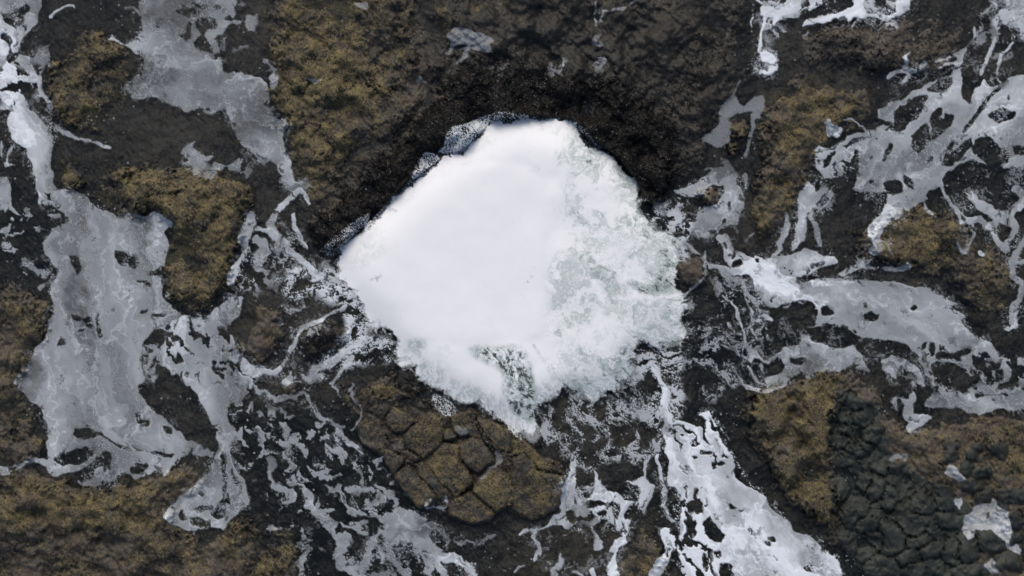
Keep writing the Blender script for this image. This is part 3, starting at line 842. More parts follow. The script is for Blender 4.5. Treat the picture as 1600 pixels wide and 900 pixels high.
# stream between large pool and rocks, hooking at its lower end
foam('mottled foam stream left of the well, hooking at its lower end', op=0.38, ang=80, stretch=1.8, add=[
    z0m([(850, 580), (900, 595), (960, 590), (990, 560), (985, 545), (1040, 510), (1100, 490), (1150, 495), (1120, 560), (1090, 625), (1080, 640), (1085, 680), (1100, 720), (1140, 770), (1180, 810), (1230, 830), (1220, 870), (1200, 900), (1170, 930), (1110, 990), (1060, 1000), (1070, 1060), (1095, 1120), (1085, 1200), (1110, 1270), (1150, 1370), (1170, 1450), (1140, 1490), (1100, 1530), (1050, 1570), (1000, 1570), (960, 1590), (900, 1595), (850, 1572), (800, 1555), (765, 1525), (800, 1470), (850, 1415), (910, 1390), (930, 1350), (985, 1310), (1000, 1250), (1020, 1210), (1020, 1150), (1005, 1090), (970, 1020), (930, 960), (860, 900), (740, 900), (700, 880), (690, 860), (655, 800), (660, 740), (690, 690), (740, 640), (790, 600), (820, 605)])],
    sub=[z0m(p) for p in ([(680, 710), (720, 660), (760, 635), (800, 650), (825, 645), (815, 665), (780, 680), (770, 710), (720, 725), (690, 720)], [(670, 725), (705, 740), (705, 765), (680, 765)], [(655, 780), (675, 765), (690, 800), (660, 805)], [(685, 830), (720, 770), (728, 790), (700, 830)],
        [(810, 810), (840, 735), (865, 795), (840, 810)], [(740, 905), (745, 850), (770, 815), (800, 860), (825, 845), (855, 880), (865, 905)], [(970, 700), (965, 670), (985, 680), (975, 710), (950, 715)], [(1015, 645), (1045, 650), (1050, 680), (1030, 685)], [(1000, 815), (1050, 820), (1065, 835), (1040, 845), (1005, 830)], [(800, 670), (840, 665), (845, 690), (810, 700)],
        [(770, 620), (820, 615), (800, 635)], [(920, 625), (945, 625), (940, 642)], [(1050, 735), (1090, 730), (1085, 750)], [(880, 855), (900, 850), (895, 868)],
        [(1040, 1200), (1060, 1240), (1060, 1300), (1050, 1380), (1080, 1440), (1085, 1475), (1060, 1460), (1060, 1510), (1020, 1540), (990, 1510), (1010, 1470), (1040, 1440), (1035, 1340)], [(1090, 1270), (1105, 1340), (1130, 1370), (1100, 1390), (1085, 1330)], [(920, 1480), (960, 1460), (1000, 1470), (990, 1490), (950, 1505), (920, 1495)],
        [(840, 1510), (870, 1475), (875, 1510), (860, 1550)], [(890, 1520), (940, 1525), (980, 1560), (990, 1585), (930, 1580), (890, 1550)], [(920, 1420), (960, 1415), (950, 1435)])],
    lace=[(z0m([(640, 600), (860, 600), (1100, 640), (1200, 880), (1060, 900), (800, 880), (660, 860)]), 'hole', 0.20, 22, 60, 1.6, 0.38)],
    bright=[(ZS(0, 300, [(820, 570), (900, 600), (970, 590), (1040, 510), (1110, 480)], 24), 0.4), (ZS(0, 600, [(900, 20), (980, 100), (1040, 220), (1090, 330)], 45), 0.18), (ZS(0, 600, [(1100, 480), (1130, 560), (1060, 650), (980, 640)], 35), 0.15)])
# branch from the well to the left
foam('thin forked foam rill running from the well up to the left', op=0.62, ang=40, stretch=2.0, name='foam_rill', add=[
    ('s', [(470, 296), (447, 315), (430, 333), (422, 350), (428, 370), (450, 380), (460, 400), (475, 415), (500, 430), (530, 440)], 11),
    ('s', [(400, 355), (415, 365), (428, 372)], 12), ('s', [(460, 335), (462, 355), (470, 375), (480, 386)], 7), ('s', [(400, 375), (412, 385), (402, 402), (405, 420)], 12), ('s', [(474, 300), (480, 315)], 6),
    z0m([(1150, 90), (1175, 80), (1190, 100), (1195, 160), (1180, 190), (1170, 240), (1160, 290), (1130, 330), (1110, 390), (1100, 440), (1070, 440), (1065, 400), (1090, 350), (1120, 310), (1140, 270), (1125, 235), (1140, 170)])],
    lace=[([(372, 385), (430, 370), (470, 405), (430, 440), (385, 470), (360, 450)], 'net', 0.5, 34, 120, 1.6, 0.55)])
foam('streaky white wash spilling over the left lip of the well', op=0.55, ang=12, stretch=3.0, name='foam_wash', wk=0.3, add=[
    ('s', [(540, 480), (500, 500), (472, 512), (462, 532), (452, 560), (440, 575), (425, 585), (398, 580)], 7),
    ('s', [(447, 596), (460, 586), (485, 592), (490, 580), (510, 570), (528, 558), (550, 540)], 11), ('s', [(522, 600), (530, 580), (550, 560)], 7)],
    lace=[([(455, 415), (490, 420), (520, 420), (560, 440), (575, 500), (585, 515), (560, 545), (520, 575), (500, 590), (480, 590), (520, 545), (545, 510), (525, 470), (470, 470), (430, 450)], 'ray', 0.56, 26, 8, 2.6, 0.78),
          ([(410, 440), (470, 400), (560, 420), (560, 480), (500, 520), (440, 590), (410, 600), (440, 520)], 'ray', 0.16, 30, 155, 2.2, 0.34),
          ([(530, 520), (600, 512), (622, 540), (610, 570), (560, 570), (540, 585), (520, 580)], 'ray', 0.46, 24, 125, 2.4, 0.70)])
# floating islands bottom centre
foam('scattered grey foam islands drifting on dark water at bottom centre', op=0.36, wk=0.9, name='foam_islands', add=[
    Z(400, 600, [(600, 620), (650, 600), (690, 580), (740, 575), (790, 600), (800, 640), (830, 650), (880, 680), (930, 690), (900, 710), (830, 720), (760, 745), (690, 750), (640, 745), (590, 720), (540, 690), (560, 670), (600, 665), (600, 630)]),
    Z(400, 600, [(350, 0), (380, 0), (410, 70), (370, 30)])] + [ZS(400, 600, p, w) for p, w in (
        ([(340, 490), (400, 500), (420, 540), (450, 590), (520, 615), (600, 640)], 38), ([(450, 370), (460, 420), (500, 470), (560, 510), (590, 540), (550, 560)], 30), ([(60, 380), (70, 430), (110, 480), (140, 520), (150, 550)], 46), ([(180, 480), (230, 530), (270, 570), (310, 630), (370, 680), (380, 740)], 46),
        ([(390, 770), (420, 820), (460, 870), (500, 890)], 56), ([(640, 760), (660, 830), (700, 880)], 40), ([(740, 760), (800, 760), (850, 790), (900, 820), (960, 850), (1010, 890)], 52), ([(550, 700), (540, 760), (520, 840)], 38), ([(130, 190), (150, 250), (170, 330), (130, 350)], 34),
        ([(240, 60), (260, 120), (320, 170), (390, 200), (440, 270), (500, 340)], 24), ([(465, 0), (460, 100), (450, 170), (400, 200)], 13), ([(0, 20), (60, 70), (130, 75), (190, 50), (230, 20), (240, 90)], 26), ([(215, 760), (215, 899)], 46), ([(820, 560), (870, 570), (890, 545)], 16), ([(940, 700), (1010, 750), (1060, 730), (1100, 725)], 22),
        ([(270, 190), (320, 195)], 22), ([(345, 320), (410, 335)], 26), ([(400, 240), (395, 290), (415, 340)], 20), ([(310, 275), (360, 265)], 18), ([(340, 425), (390, 430)], 18), ([(0, 205), (70, 235)], 18), ([(60, 300), (70, 330)], 26), ([(270, 340), (310, 375)], 20), ([(80, 680), (120, 690)], 38), ([(230, 690), (240, 715)], 26), ([(480, 660), (500, 700)], 46), ([(530, 355), (580, 370)], 14),
        ([(830, 820), (870, 880), (880, 899)], 30), ([(760, 790), (820, 830), (810, 899)], 34), ([(590, 760), (600, 850)], 26))],
    lace=[(Z(400, 600, [(0, 150), (100, 110), (330, 180), (440, 330), (620, 430), (720, 560), (560, 700), (400, 760), (250, 760), (100, 640), (0, 500)]), 'isl', 0.20, 17, 45, 1.8, 0.36),
          (Z(400, 600, [(480, 730), (900, 730), (1010, 899), (480, 899)]), 'net', 0.46, 40, 30, 1.3, 0.42),
          (Z(0, 600, [(1070, 90), (1200, 60), (1200, 480), (1140, 470), (1100, 300)]), 'isl', 0.22, 14, 60, 1.6, 0.36)],
    bright=[(ZS(400, 600, [(130, 500), (200, 490), (300, 620), (380, 730), (450, 870)], 50), 0.12), (ZS(400, 600, [(880, 820), (1010, 890)], 60), 0.25)])
# swirl at bottom
def z8b(p): return Z(800, 600, p)
foam('swirling white foam fan below the block rock, split into curling threads', op=0.66, ang=110, stretch=1.8, name='foam_fan', wk=0.45, add=[
    z8b([(270, 370), (295, 360), (300, 420), (310, 500), (340, 540), (380, 530), (350, 495), (330, 480), (380, 470), (378, 410), (400, 440), (430, 470), (440, 500), (500, 520), (520, 550), (590, 540), (600, 510), (590, 480), (520, 460), (590, 450), (620, 430), (650, 480), (665, 490), (660, 540), (640, 560), (635, 610), (660, 670), (640, 640), (625, 590), (600, 580), (570, 620), (560, 660), (540, 700), (530, 740), (500, 780), (490, 830), (490, 899), (450, 899), (450, 850), (490, 790), (450, 800), (500, 720), (540, 670), (500, 690), (450, 690), (410, 680), (380, 690), (430, 740), (430, 775), (390, 770), (370, 690), (330, 670), (300, 660), (270, 690), (210, 670), (180, 660), (130, 690), (120, 740), (130, 800), (110, 840), (95, 830), (110, 780), (95, 690), (20, 720), (40, 700), (100, 680), (160, 660), (190, 610), (220, 600), (215, 560), (240, 480), (260, 430)]),
    ZS(800, 600, [(235, 810), (205, 850), (190, 899)], 30), ZS(800, 600, [(10, 870), (60, 850)], 14), ZS(800, 600, [(300, 880), (330, 899)], 22), ZS(800, 600, [(620, 430), (650, 330)], 10), ZS(800, 600, [(410, 450), (410, 390)], 8), ZS(800, 600, [(380, 870), (390, 899)], 26)],
    sub=[z8b(p) for p in ([(295, 545), (315, 530), (310, 560), (295, 565)], [(350, 550), (440, 545), (450, 570), (400, 570), (370, 580)], [(455, 555), (490, 555), (510, 600), (500, 650), (470, 610)], [(390, 600), (440, 595), (440, 620), (400, 620)], [(350, 600), (390, 590), (370, 610)], [(240, 600), (290, 595), (320, 640), (300, 660), (260, 640)], [(540, 640), (525, 620), (570, 550), (595, 550), (590, 590), (560, 640)], [(420, 680), (450, 645), (490, 660), (500, 700), (430, 710)])],
    lace=[(z8b([(120, 700), (400, 690), (520, 780), (480, 899), (60, 899)]), 'net', 0.16, 40, 120, 1.6, 0.3), (z8b([(180, 600), (480, 540), (500, 700), (300, 700)]), 'hole', 0.3, 16, 160, 2.5, 0.5)])
# outwash below the surge
foam('thin white streaks draining over brown rock below the surge', op=0.4, name='foam_wash', ang=60, stretch=3, wk=0.3, add=[
    ZS(800, 600, [(150, 180), (210, 230), (240, 290), (290, 350), (310, 380)], 10), ZS(800, 600, [(380, 180), (430, 240), (450, 280)], 10), ZS(800, 600, [(400, 320), (450, 360)], 8), ZS(800, 600, [(560, 350), (620, 345)], 14)],
    lace=[([(842, 690), (848, 640), (870, 632), (885, 612), (925, 636), (970, 604), (992, 580), (998, 532), (1012, 532), (1046, 546), (1062, 545), (1068, 600), (1062, 650), (1040, 700), (1010, 730), (960, 722), (900, 735), (880, 715)], 'ray', 0.30, 26, 62, 3.0, 0.48),
          ([(992, 560), (998, 530), (1015, 534), (1045, 546), (1066, 545), (1070, 620), (1060, 660), (1030, 660), (1010, 600), (985, 600)], 'ray', 0.48, 24, 70, 2.6, 0.62),
          ([(930, 634), (985, 596), (1040, 620), (1030, 665), (980, 640)], 'net', 0.35, 26, 60, 2.0, 0.45)])
# wide stream lower right
foam('wide bright foam stream fanning out to the lower right', op=0.92, ang=58, stretch=2.2, name='foam_stream', add=[
    z8b([(690, 0), (720, 0), (742, 60), (742, 130), (775, 160), (830, 180), (870, 150), (930, 130), (960, 190), (965, 250), (1005, 300), (1030, 340), (1045, 420), (1075, 455), (1130, 500), (1200, 555), (1240, 600), (1280, 640), (1320, 690), (1400, 730), (1460, 770), (1500, 800), (1540, 840), (1560, 899), (840, 899), (815, 840), (800, 740), (770, 690), (790, 640), (800, 560), (770, 500), (735, 460), (735, 370), (712, 300), (705, 230), (722, 190), (710, 150), (695, 110), (705, 60)]),
    z8b([(640, 90), (670, 80), (695, 130), (690, 190), (665, 200), (650, 150)]),
    ZS(800, 600, [(690, 330), (700, 420), (715, 500), (710, 560), (735, 620), (770, 680)], 24), ZS(800, 600, [(770, 700), (720, 710), (740, 760), (720, 820), (690, 860), (670, 890)], 46), ZS(800, 600, [(790, 700), (800, 800), (820, 899)], 46), ('s', [(1032, 600), (1028, 585), (1022, 570)], 9)],
    sub=[z8b(p) for p in ([(845, 500), (865, 495), (872, 550), (897, 580), (892, 612), (865, 612), (855, 560)], [(903, 640), (925, 622), (982, 680), (992, 720), (970, 752), (930, 742), (903, 690)], [(800, 628), (835, 633), (857, 670), (852, 702), (820, 682)], [(1010, 550), (1040, 560), (1060, 580), (1030, 582)], [(895, 798), (915, 808), (932, 850), (915, 887), (895, 862)],
        [(985, 838), (1010, 828), (1036, 880), (1030, 899), (985, 899)], [(930, 780), (970, 785), (990, 810), (960, 812)], [(1105, 690), (1120, 675), (1136, 690), (1125, 722)], [(868, 165), (902, 178), (897, 208), (870, 192)], [(850, 328), (888, 340), (870, 358)], [(883, 308), (930, 308), (930, 326), (888, 332)],
        [(965, 375), (985, 365), (1000, 395), (970, 400)], [(725, 490), (770, 500), (780, 560), (750, 600), (722, 560)], [(1380, 850), (1395, 838), (1425, 850), (1415, 880), (1390, 885)], [(790, 480), (815, 475), (818, 500), (800, 500)], [(755, 155), (772, 165), (765, 190)], [(750, 650), (790, 660), (780, 700), (755, 700)], [(1200, 715), (1230, 710), (1235, 735), (1210, 740)], [(990, 345), (1015, 340), (1010, 358)], [(1180, 740), (1200, 730), (1200, 760)], [(680, 760), (715, 755), (705, 800), (685, 800)], [(1055, 590), (1085, 585), (1080, 602)], [(835, 660), (860, 640), (868, 700), (845, 720)])],
    lace=[(z8b([(740, 150), (960, 150), (1000, 300), (1040, 400), (900, 420), (760, 400)]), 'hole', 0.22, 18, 60, 2, 0.55), (z8b([(740, 480), (900, 480), (1050, 899), (680, 899)]), 'hole', 0.30, 26, 60, 1.8, 0.6)],
    bright=[(ZS(800, 600, [(715, 40), (725, 150), (735, 290), (755, 400), (775, 500), (795, 600)], 40), 0.25), (ZS(800, 600, [(770, 620), (780, 720), (800, 860)], 50), 0.2), (ZS(800, 600, [(850, 400), (960, 540), (1100, 680), (1300, 850)], 130), 0.14)], pin=0.6)
# right: upper link and tongue
foam('grey foam pool just right of the mussel rim', op=0.42, add=[
    Z(800, 300, [(960, 60), (1000, 5), (1000, -30), (950, -30), (870, 20), (800, 20), (760, -10), (860, -40), (940, -100), (980, -140), (1010, -150), (1030, -110), (1060, -90), (1055, -50), (1090, 0), (1085, 80), (1060, 130), (1050, 160), (980, 170), (970, 210), (940, 215), (850, 200), (820, 190), (820, 150), (870, 130), (860, 100), (900, 70)]), ZS(800, 0, [(880, 760), (900, 780), (940, 790), (950, 810)], 10), ZS(800, 0, [(1080, 830), (1095, 820), (1100, 880)], 14)],
    sub=[Z(800, 300, p) for p in ([(980, 130), (1000, 120), (1005, 150), (985, 155)], [(1012, 40), (1025, 35), (1025, 80), (1010, 85)], [(920, 180), (950, 170), (965, 190), (940, 198)], [(905, 155), (925, 150), (930, 158)])],
    lace=[([(1040, 300), (1075, 296), (1090, 330), (1070, 345), (1035, 345)], 'net', 0.45, 24, 150, 2, 0.5), ([(1120, 335), (1165, 330), (1190, 360), (1150, 380)], 'streak', 0.25, 26, 60, 2, 0.4)],
    bright=[(ZS(800, 300, [(830, 170), (930, 130), (1040, 40)], 60), 0.1)])
foam('broad white foam tongue reaching from the well to the right edge', op=0.37, ang=25, stretch=2.2, name='foam_tongue', add=[
    Z(1200, 300, [(-60, 300), (0, 350), (60, 380), (130, 400), (170, 425), (250, 400), (330, 405), (380, 420), (470, 410), (560, 415), (640, 425), (700, 445), (760, 460), (820, 485), (870, 520), (920, 580), (900, 600), (940, 650), (1000, 690), (1050, 715), (1090, 760), (1140, 775), (1199, 765), (1199, 1010), (1130, 1025), (1080, 1020), (1000, 1040), (940, 1035), (880, 1015), (800, 1015), (730, 1000), (740, 960), (770, 940), (770, 900), (735, 840), (700, 770), (690, 745), (640, 710), (520, 680), (440, 680), (380, 650), (300, 620), (240, 625), (200, 630), (175, 605), (200, 560), (225, 545), (180, 515), (110, 515), (90, 545), (0, 535), (-30, 500), (-60, 440), (-100, 380)]),
    ('s', [(1073, 383), (1085, 395), (1100, 410)], 8), Z(980, 300, [(930, 490), (990, 475), (1050, 500), (1100, 540), (1130, 580), (1200, 610), (1290, 690), (1410, 740), (1500, 690), (1580, 720), (1600, 900), (1300, 870), (1180, 850), (1090, 900), (1000, 880), (950, 800), (850, 770), (800, 830), (820, 720), (850, 740), (960, 760), (1020, 770), (1090, 770), (1010, 720), (990, 640), (970, 560)], 6.667)],
    sub=[Z(1200, 300, p) for p in ([(440, 530), (460, 520), (462, 545), (440, 545)], [(443, 570), (480, 560), (505, 585), (520, 575), (520, 600), (490, 612), (450, 600)], [(665, 530), (690, 512), (712, 525), (690, 545)], [(105, 525), (150, 510), (190, 520), (215, 530), (190, 560), (120, 545)], [(245, 545), (275, 530), (315, 570), (250, 575)], [(715, 710), (740, 705), (740, 730), (720, 740)],
        [(752, 715), (785, 710), (785, 760), (760, 775)], [(765, 805), (800, 800), (860, 810), (920, 840), (940, 880), (930, 940), (860, 935), (790, 900)], [(955, 760), (990, 780), (1000, 810), (985, 840), (960, 800)], [(1050, 800), (1090, 800), (1080, 830), (1050, 835)], [(1000, 800), (1040, 800), (1020, 850), (1000, 840)], [(1060, 840), (1100, 830), (1100, 880), (1065, 885)], [(900, 740), (945, 730), (945, 750), (910, 765)],
        [(1110, 800), (1190, 810), (1198, 880), (1150, 850)], [(935, 825), (980, 840), (980, 865), (940, 850)], [(1025, 835), (1050, 830), (1055, 890), (1025, 900)], [(965, 945), (1000, 935), (1020, 955), (980, 970)], [(1090, 950), (1130, 945), (1125, 965)], [(1035, 975), (1065, 970), (1060, 988)], [(1110, 915), (1150, 910), (1150, 935)], [(730, 740), (750, 760), (745, 775)], [(800, 740), (825, 745), (810, 760)], [(950, 870), (990, 870), (985, 900), (955, 895)], [(845, 535), (900, 545), (915, 575), (870, 560)], [(385, 640), (420, 640), (415, 660)])] +
        [Z(980, 300, p, 6.667) for p in ([(1290, 705), (1360, 720), (1370, 760), (1330, 770)], [(1100, 720), (1180, 680), (1185, 730), (1100, 775)], [(1105, 590), (1140, 590), (1110, 680), (1075, 695)], [(1030, 630), (1085, 620), (1080, 650), (1035, 655)], [(990, 550), (1030, 550), (1030, 590), (1000, 590)], [(1480, 700), (1515, 675), (1510, 710), (1480, 730)], [(1005, 720), (1040, 705), (1030, 760), (1005, 770)])],
    lace=[(Z(1200, 300, [(700, 700), (1199, 780), (1199, 960), (760, 960)]), 'hole', 0.34, 28, 20, 1.2, 0.5), (Z(1200, 300, [(0, 480), (260, 520), (300, 620), (120, 640), (0, 560)]), 'hole', 0.35, 20, 20, 1.6, 0.6)],
    bright=[(ZS(1200, 300, [(-90, 370), (0, 440), (130, 470), (300, 480)], 110), 0.55), (('s', [(1110, 378), (1150, 400), (1190, 415), (1240, 440)], 30), 0.5), (ZS(1200, 300, [(400, 460), (640, 560), (860, 640), (1060, 750), (1199, 780)], 130), 0.10), (ZS(1200, 600, [(760, 90), (900, 80), (1199, 80)], 60), 0.14)], pin=0.4)
foam('lower grey foam pool under the broad tongue, beside the tan slab', op=0.40, add=[
    Z(1200, 300, [(-40, 810), (0, 790), (40, 760), (90, 720), (160, 720), (165, 650), (200, 660), (220, 700), (280, 720), (340, 740), (400, 720), (440, 760), (455, 820), (470, 830), (480, 850), (410, 830), (400, 800), (380, 820), (300, 840), (230, 840), (180, 870), (150, 830), (110, 870), (90, 905), (60, 920), (0, 945), (-60, 930), (0, 920)]),
    Z(1200, 300, [(535, 790), (580, 765), (640, 775), (680, 800), (720, 850), (750, 900), (720, 910), (690, 900), (700, 870), (660, 840), (620, 800), (600, 880), (570, 870), (550, 830)]),
    Z(1200, 600, [(580, 60), (600, 120), (620, 140), (600, 60), (650, 80), (680, 30), (700, -10), (660, -10), (690, 60), (680, 100), (690, 140), (740, 145), (758, 165), (730, 190), (690, 205), (660, 235), (650, 210), (670, 180), (640, 160), (640, 100), (610, 70)]),
    ('s', [(1140, 575), (1150, 590), (1165, 602), (1200, 610)], 6)],
    sub=[Z(1200, 300, p) for p in ([(-20, 800), (60, 790), (80, 810), (70, 850), (-20, 860)], [(100, 780), (160, 775), (180, 800), (150, 810), (100, 800)], [(330, 730), (350, 700), (360, 730), (340, 745)], [(180, 720), (200, 715), (200, 740)])],
    lace=[(Z(1200, 300, [(0, 640), (100, 580), (460, 700), (500, 690), (540, 780), (480, 820), (340, 720), (160, 720)]), 'net', 0.22, 36, 20, 1.4, 0.36), (Z(1200, 300, [(440, 680), (560, 690), (720, 800), (760, 905), (500, 905)]), 'net', 0.2, 34, 60, 1.3, 0.36)])
foam('fine web of foam threads on dark rock right of the well', op=0.46, name='foam_web', add=[
    ZS(800, 300, [(905, 240), (900, 340), (902, 400), (860, 450), (800, 480)], 9), ZS(800, 300, [(920, 350), (980, 350), (1030, 400), (1080, 420), (1100, 480), (1150, 520), (1200, 490)], 24), ZS(800, 300, [(990, 480), (1040, 540), (1070, 600), (1090, 680), (1110, 740), (1160, 780), (1200, 800)], 15), ZS(800, 300, [(980, 700), (1060, 750), (1110, 790)], 9), ZS(800, 300, [(1120, 820), (1150, 880), (1200, 900)], 15), ZS(800, 300, [(1150, 600), (1180, 580), (1210, 600)], 26), ZS(800, 300, [(1100, 510), (1130, 570), (1120, 640), (1150, 690)], 9), ZS(800, 300, [(1010, 610), (1030, 650), (1070, 660)], 7), ZS(800, 300, [(1110, 740), (1140, 760), (1130, 790)], 26)],
    lace=[([(1105, 425), (1200, 440), (1200, 600), (1165, 590), (1130, 500)], 'net', 0.42, 42, 60, 1.3, 0.45), ([(1075, 460), (1120, 470), (1165, 600), (1100, 630), (1070, 560)], 'ray', 0.24, 26, 40, 3, 0.36)])
# upper right net
foam('branching foam net spreading over rock at upper right', op=0.46, ang=-45, stretch=2.0, name='foam_net', add=[
    Z(1200, 0, [(515, 510), (560, 495), (620, 470), (680, 430), (720, 415), (740, 390), (800, 365), (860, 355), (880, 310), (890, 240), (940, 210), (925, 250), (910, 310), (900, 380), (905, 460), (940, 480), (970, 410), (1000, 400), (1015, 370), (1040, 410), (1080, 390), (1100, 380), (1130, 355), (1199, 350), (1199, 800), (1120, 790), (1060, 770), (1000, 760), (960, 750), (900, 770), (850, 800), (820, 850), (840, 870), (800, 890), (745, 902), (720, 940), (670, 980), (600, 1030), (560, 1060), (530, 1110), (545, 1160), (520, 1190), (480, 1200), (470, 1180), (490, 1140), (465, 1090), (480, 1030), (530, 1010), (560, 960), (570, 900), (390, 900), (410, 840), (430, 760), (370, 800), (330, 840), (250, 840), (225, 760), (220, 700), (240, 675), (290, 690), (340, 650), (400, 630), (520, 600), (545, 580), (560, 590), (580, 575), (540, 560), (515, 545)]),
    Z(1200, 0, [(265, 570), (290, 555), (300, 590), (345, 610), (320, 640), (290, 640), (270, 620)]),
    Z(1200, 300, [(150, 0), (175, -60), (200, -40), (215, -10), (240, -30), (275, -20), (240, 30), (215, 60), (190, 100), (180, 170), (170, 230), (140, 240), (130, 270), (105, 280), (110, 230), (130, 180), (145, 100)]),
    Z(1200, 300, [(-30, 340), (30, 310), (80, 300), (180, 265), (250, 290), (310, 300), (330, 330), (250, 360), (200, 380), (160, 400), (60, 385), (0, 360)]),
    Z(1200, 300, [(330, 380), (400, 340), (450, 315), (480, 320), (470, 345), (520, 360), (580, 355), (630, 345), (650, 320), (675, 350), (660, 370), (560, 370), (480, 360), (440, 350), (400, 375), (340, 400)])] +
    [ZS(1200, 0, p, w) for p, w in (([(1000, 350), (1030, 290), (1060, 190)], 24), ([(1080, 380), (1090, 260), (1150, 190)], 13), ([(640, 320), (690, 320), (730, 300)], 24), ([(560, 370), (610, 345), (660, 330)], 18), ([(650, 300), (640, 270), (670, 220)], 11), ([(610, 400), (640, 365), (660, 340)], 20), ([(790, 290), (850, 270), (890, 240)], 12), ([(800, 320), (830, 300), (880, 290)], 12), ([(930, 220), (960, 160), (960, 120)], 10), ([(340, 570), (380, 560), (420, 580), (460, 610)], 9))] +
    [ZS(1200, 300, p, w) for p, w in (([(210, 90), (200, 120), (225, 180), (235, 250)], 20), ([(220, 60), (250, 72), (290, 50), (300, 20), (270, -10)], 20), ([(95, 110), (90, 160), (60, 210), (60, 260), (30, 310)], 26), ([(940, 0), (990, 60), (1060, 100), (1120, 120), (1170, 80), (1210, 50)], 42), ([(940, 140), (1000, 130), (1040, 180), (1090, 240), (1120, 270)], 36), ([(1130, 120), (1160, 160), (1130, 220), (1115, 260)], 32), ([(1080, 110), (1050, 160)], 32), ([(820, -20), (850, 50), (890, 90), (910, 150)], 24),
        ([(1210, 200), (1170, 280), (1140, 330), (1150, 390), (1190, 430)], 26), ([(1150, 340), (1210, 320)], 24), ([(1190, 440), (1180, 500), (1150, 530), (1150, 620), (1120, 640)], 32), ([(890, 250), (905, 275), (930, 270), (960, 230), (960, 200)], 18), ([(580, 40), (620, 20), (660, 50), (720, 40), (725, 80), (780, 110)], 12), ([(490, 205), (560, 240), (580, 290)], 12), ([(1165, -10), (1200, 20)], 40), ([(910, 90), (960, 170)], 12), ([(1000, 280), (1005, 295)], 22), ([(700, -20), (730, 30)], 22))],
    sub=[Z(1200, 0, p) for p in ([(585, 520), (640, 490), (700, 460), (750, 450), (755, 470), (730, 500), (700, 550), (655, 565), (640, 600), (600, 610), (545, 620), (560, 600), (590, 575)], [(745, 410), (800, 375), (860, 365), (855, 400), (830, 430), (770, 445), (745, 430)], [(755, 570), (770, 530), (810, 500), (828, 510), (800, 570), (770, 600)], [(780, 590), (840, 540), (880, 530), (885, 550), (830, 620), (780, 670), (765, 640)],
        [(665, 670), (700, 610), (745, 560), (755, 600), (760, 650), (740, 700), (700, 725), (670, 700)], [(900, 620), (970, 530), (1030, 450), (1085, 385), (1080, 420), (1020, 490), (1000, 540), (940, 600), (910, 628)], [(1030, 540), (1100, 510), (1160, 530), (1150, 560), (1080, 575), (1035, 555)], [(355, 690), (400, 650), (520, 630), (480, 650), (400, 670)], [(490, 650), (525, 645), (520, 660)], [(525, 760), (550, 710), (590, 690), (580, 715), (540, 765)],
        [(360, 800), (400, 730), (435, 725), (425, 780), (380, 870), (340, 870)], [(545, 845), (600, 840), (640, 860), (640, 900), (590, 920), (545, 900)], [(630, 810), (690, 850), (695, 890), (650, 870)], [(835, 690), (860, 660), (865, 685), (845, 705)], [(735, 745), (775, 725), (770, 750)], [(805, 770), (840, 720), (900, 680), (950, 645), (955, 680), (900, 740), (850, 780)], [(950, 700), (975, 650), (1040, 640), (1100, 690), (1130, 720), (1130, 770), (1060, 780), (1000, 740)],
        [(1135, 685), (1198, 690), (1198, 755), (1150, 730)], [(1115, 455), (1130, 440), (1130, 470), (1115, 480)], [(480, 720), (490, 730), (470, 760)], [(470, 850), (495, 825), (500, 850), (480, 860)], [(1165, 590), (1198, 560), (1198, 630)], [(1080, 650), (1095, 640), (1105, 665)], [(560, 690), (590, 688), (575, 705)])] + [Z(1200, 300, p) for p in ([(135, 250), (165, 240), (160, 275), (140, 275)], [(200, 340), (270, 325), (265, 345), (210, 360)], [(400, 40), (425, 35), (415, 65)])],
    lace=[(Z(1200, 0, [(930, 0), (1110, 0), (1150, 130), (1130, 330), (1000, 340), (930, 200)]), 'net', 0.34, 40, -60, 1.8, 0.42), (Z(1200, 0, [(820, 800), (1199, 800), (1199, 1000), (900, 1000)]), 'net', 0.2, 40, 20, 1.6, 0.4), (Z(1200, 0, [(230, 680), (420, 640), (420, 800), (250, 840)]), 'hole', 0.3, 20, -40, 1.6, 0.5), (Z(1200, 0, [(160, 800), (280, 800), (340, 1010), (200, 1000), (120, 1100)]), 'net', 0.4, 26, 100, 1.6, 0.45)],
    bright=[(ZS(1200, 0, [(420, 800), (600, 700), (740, 780), (900, 560), (1040, 450)], 80), 0.10), (ZS(1200, 0, [(560, 860), (620, 830), (700, 800)], 40), 0.2), (ZS(1200, 300, [(0, 345), (150, 330), (300, 310)], 60), 0.3), (ZS(1200, 300, [(170, 0), (165, 120), (130, 250)], 40), 0.25), (ZS(1200, 300, [(560, -60), (400, 90), (320, 200), (300, 290)], 50), 0.22), (ZS(1200, 0, [(1199, 420), (1050, 560), (900, 640)], 70), 0.15), (ZS(1200, 300, [(300, 240), (400, 80), (520, 20)], 40), 0.1)], pin=0.5)
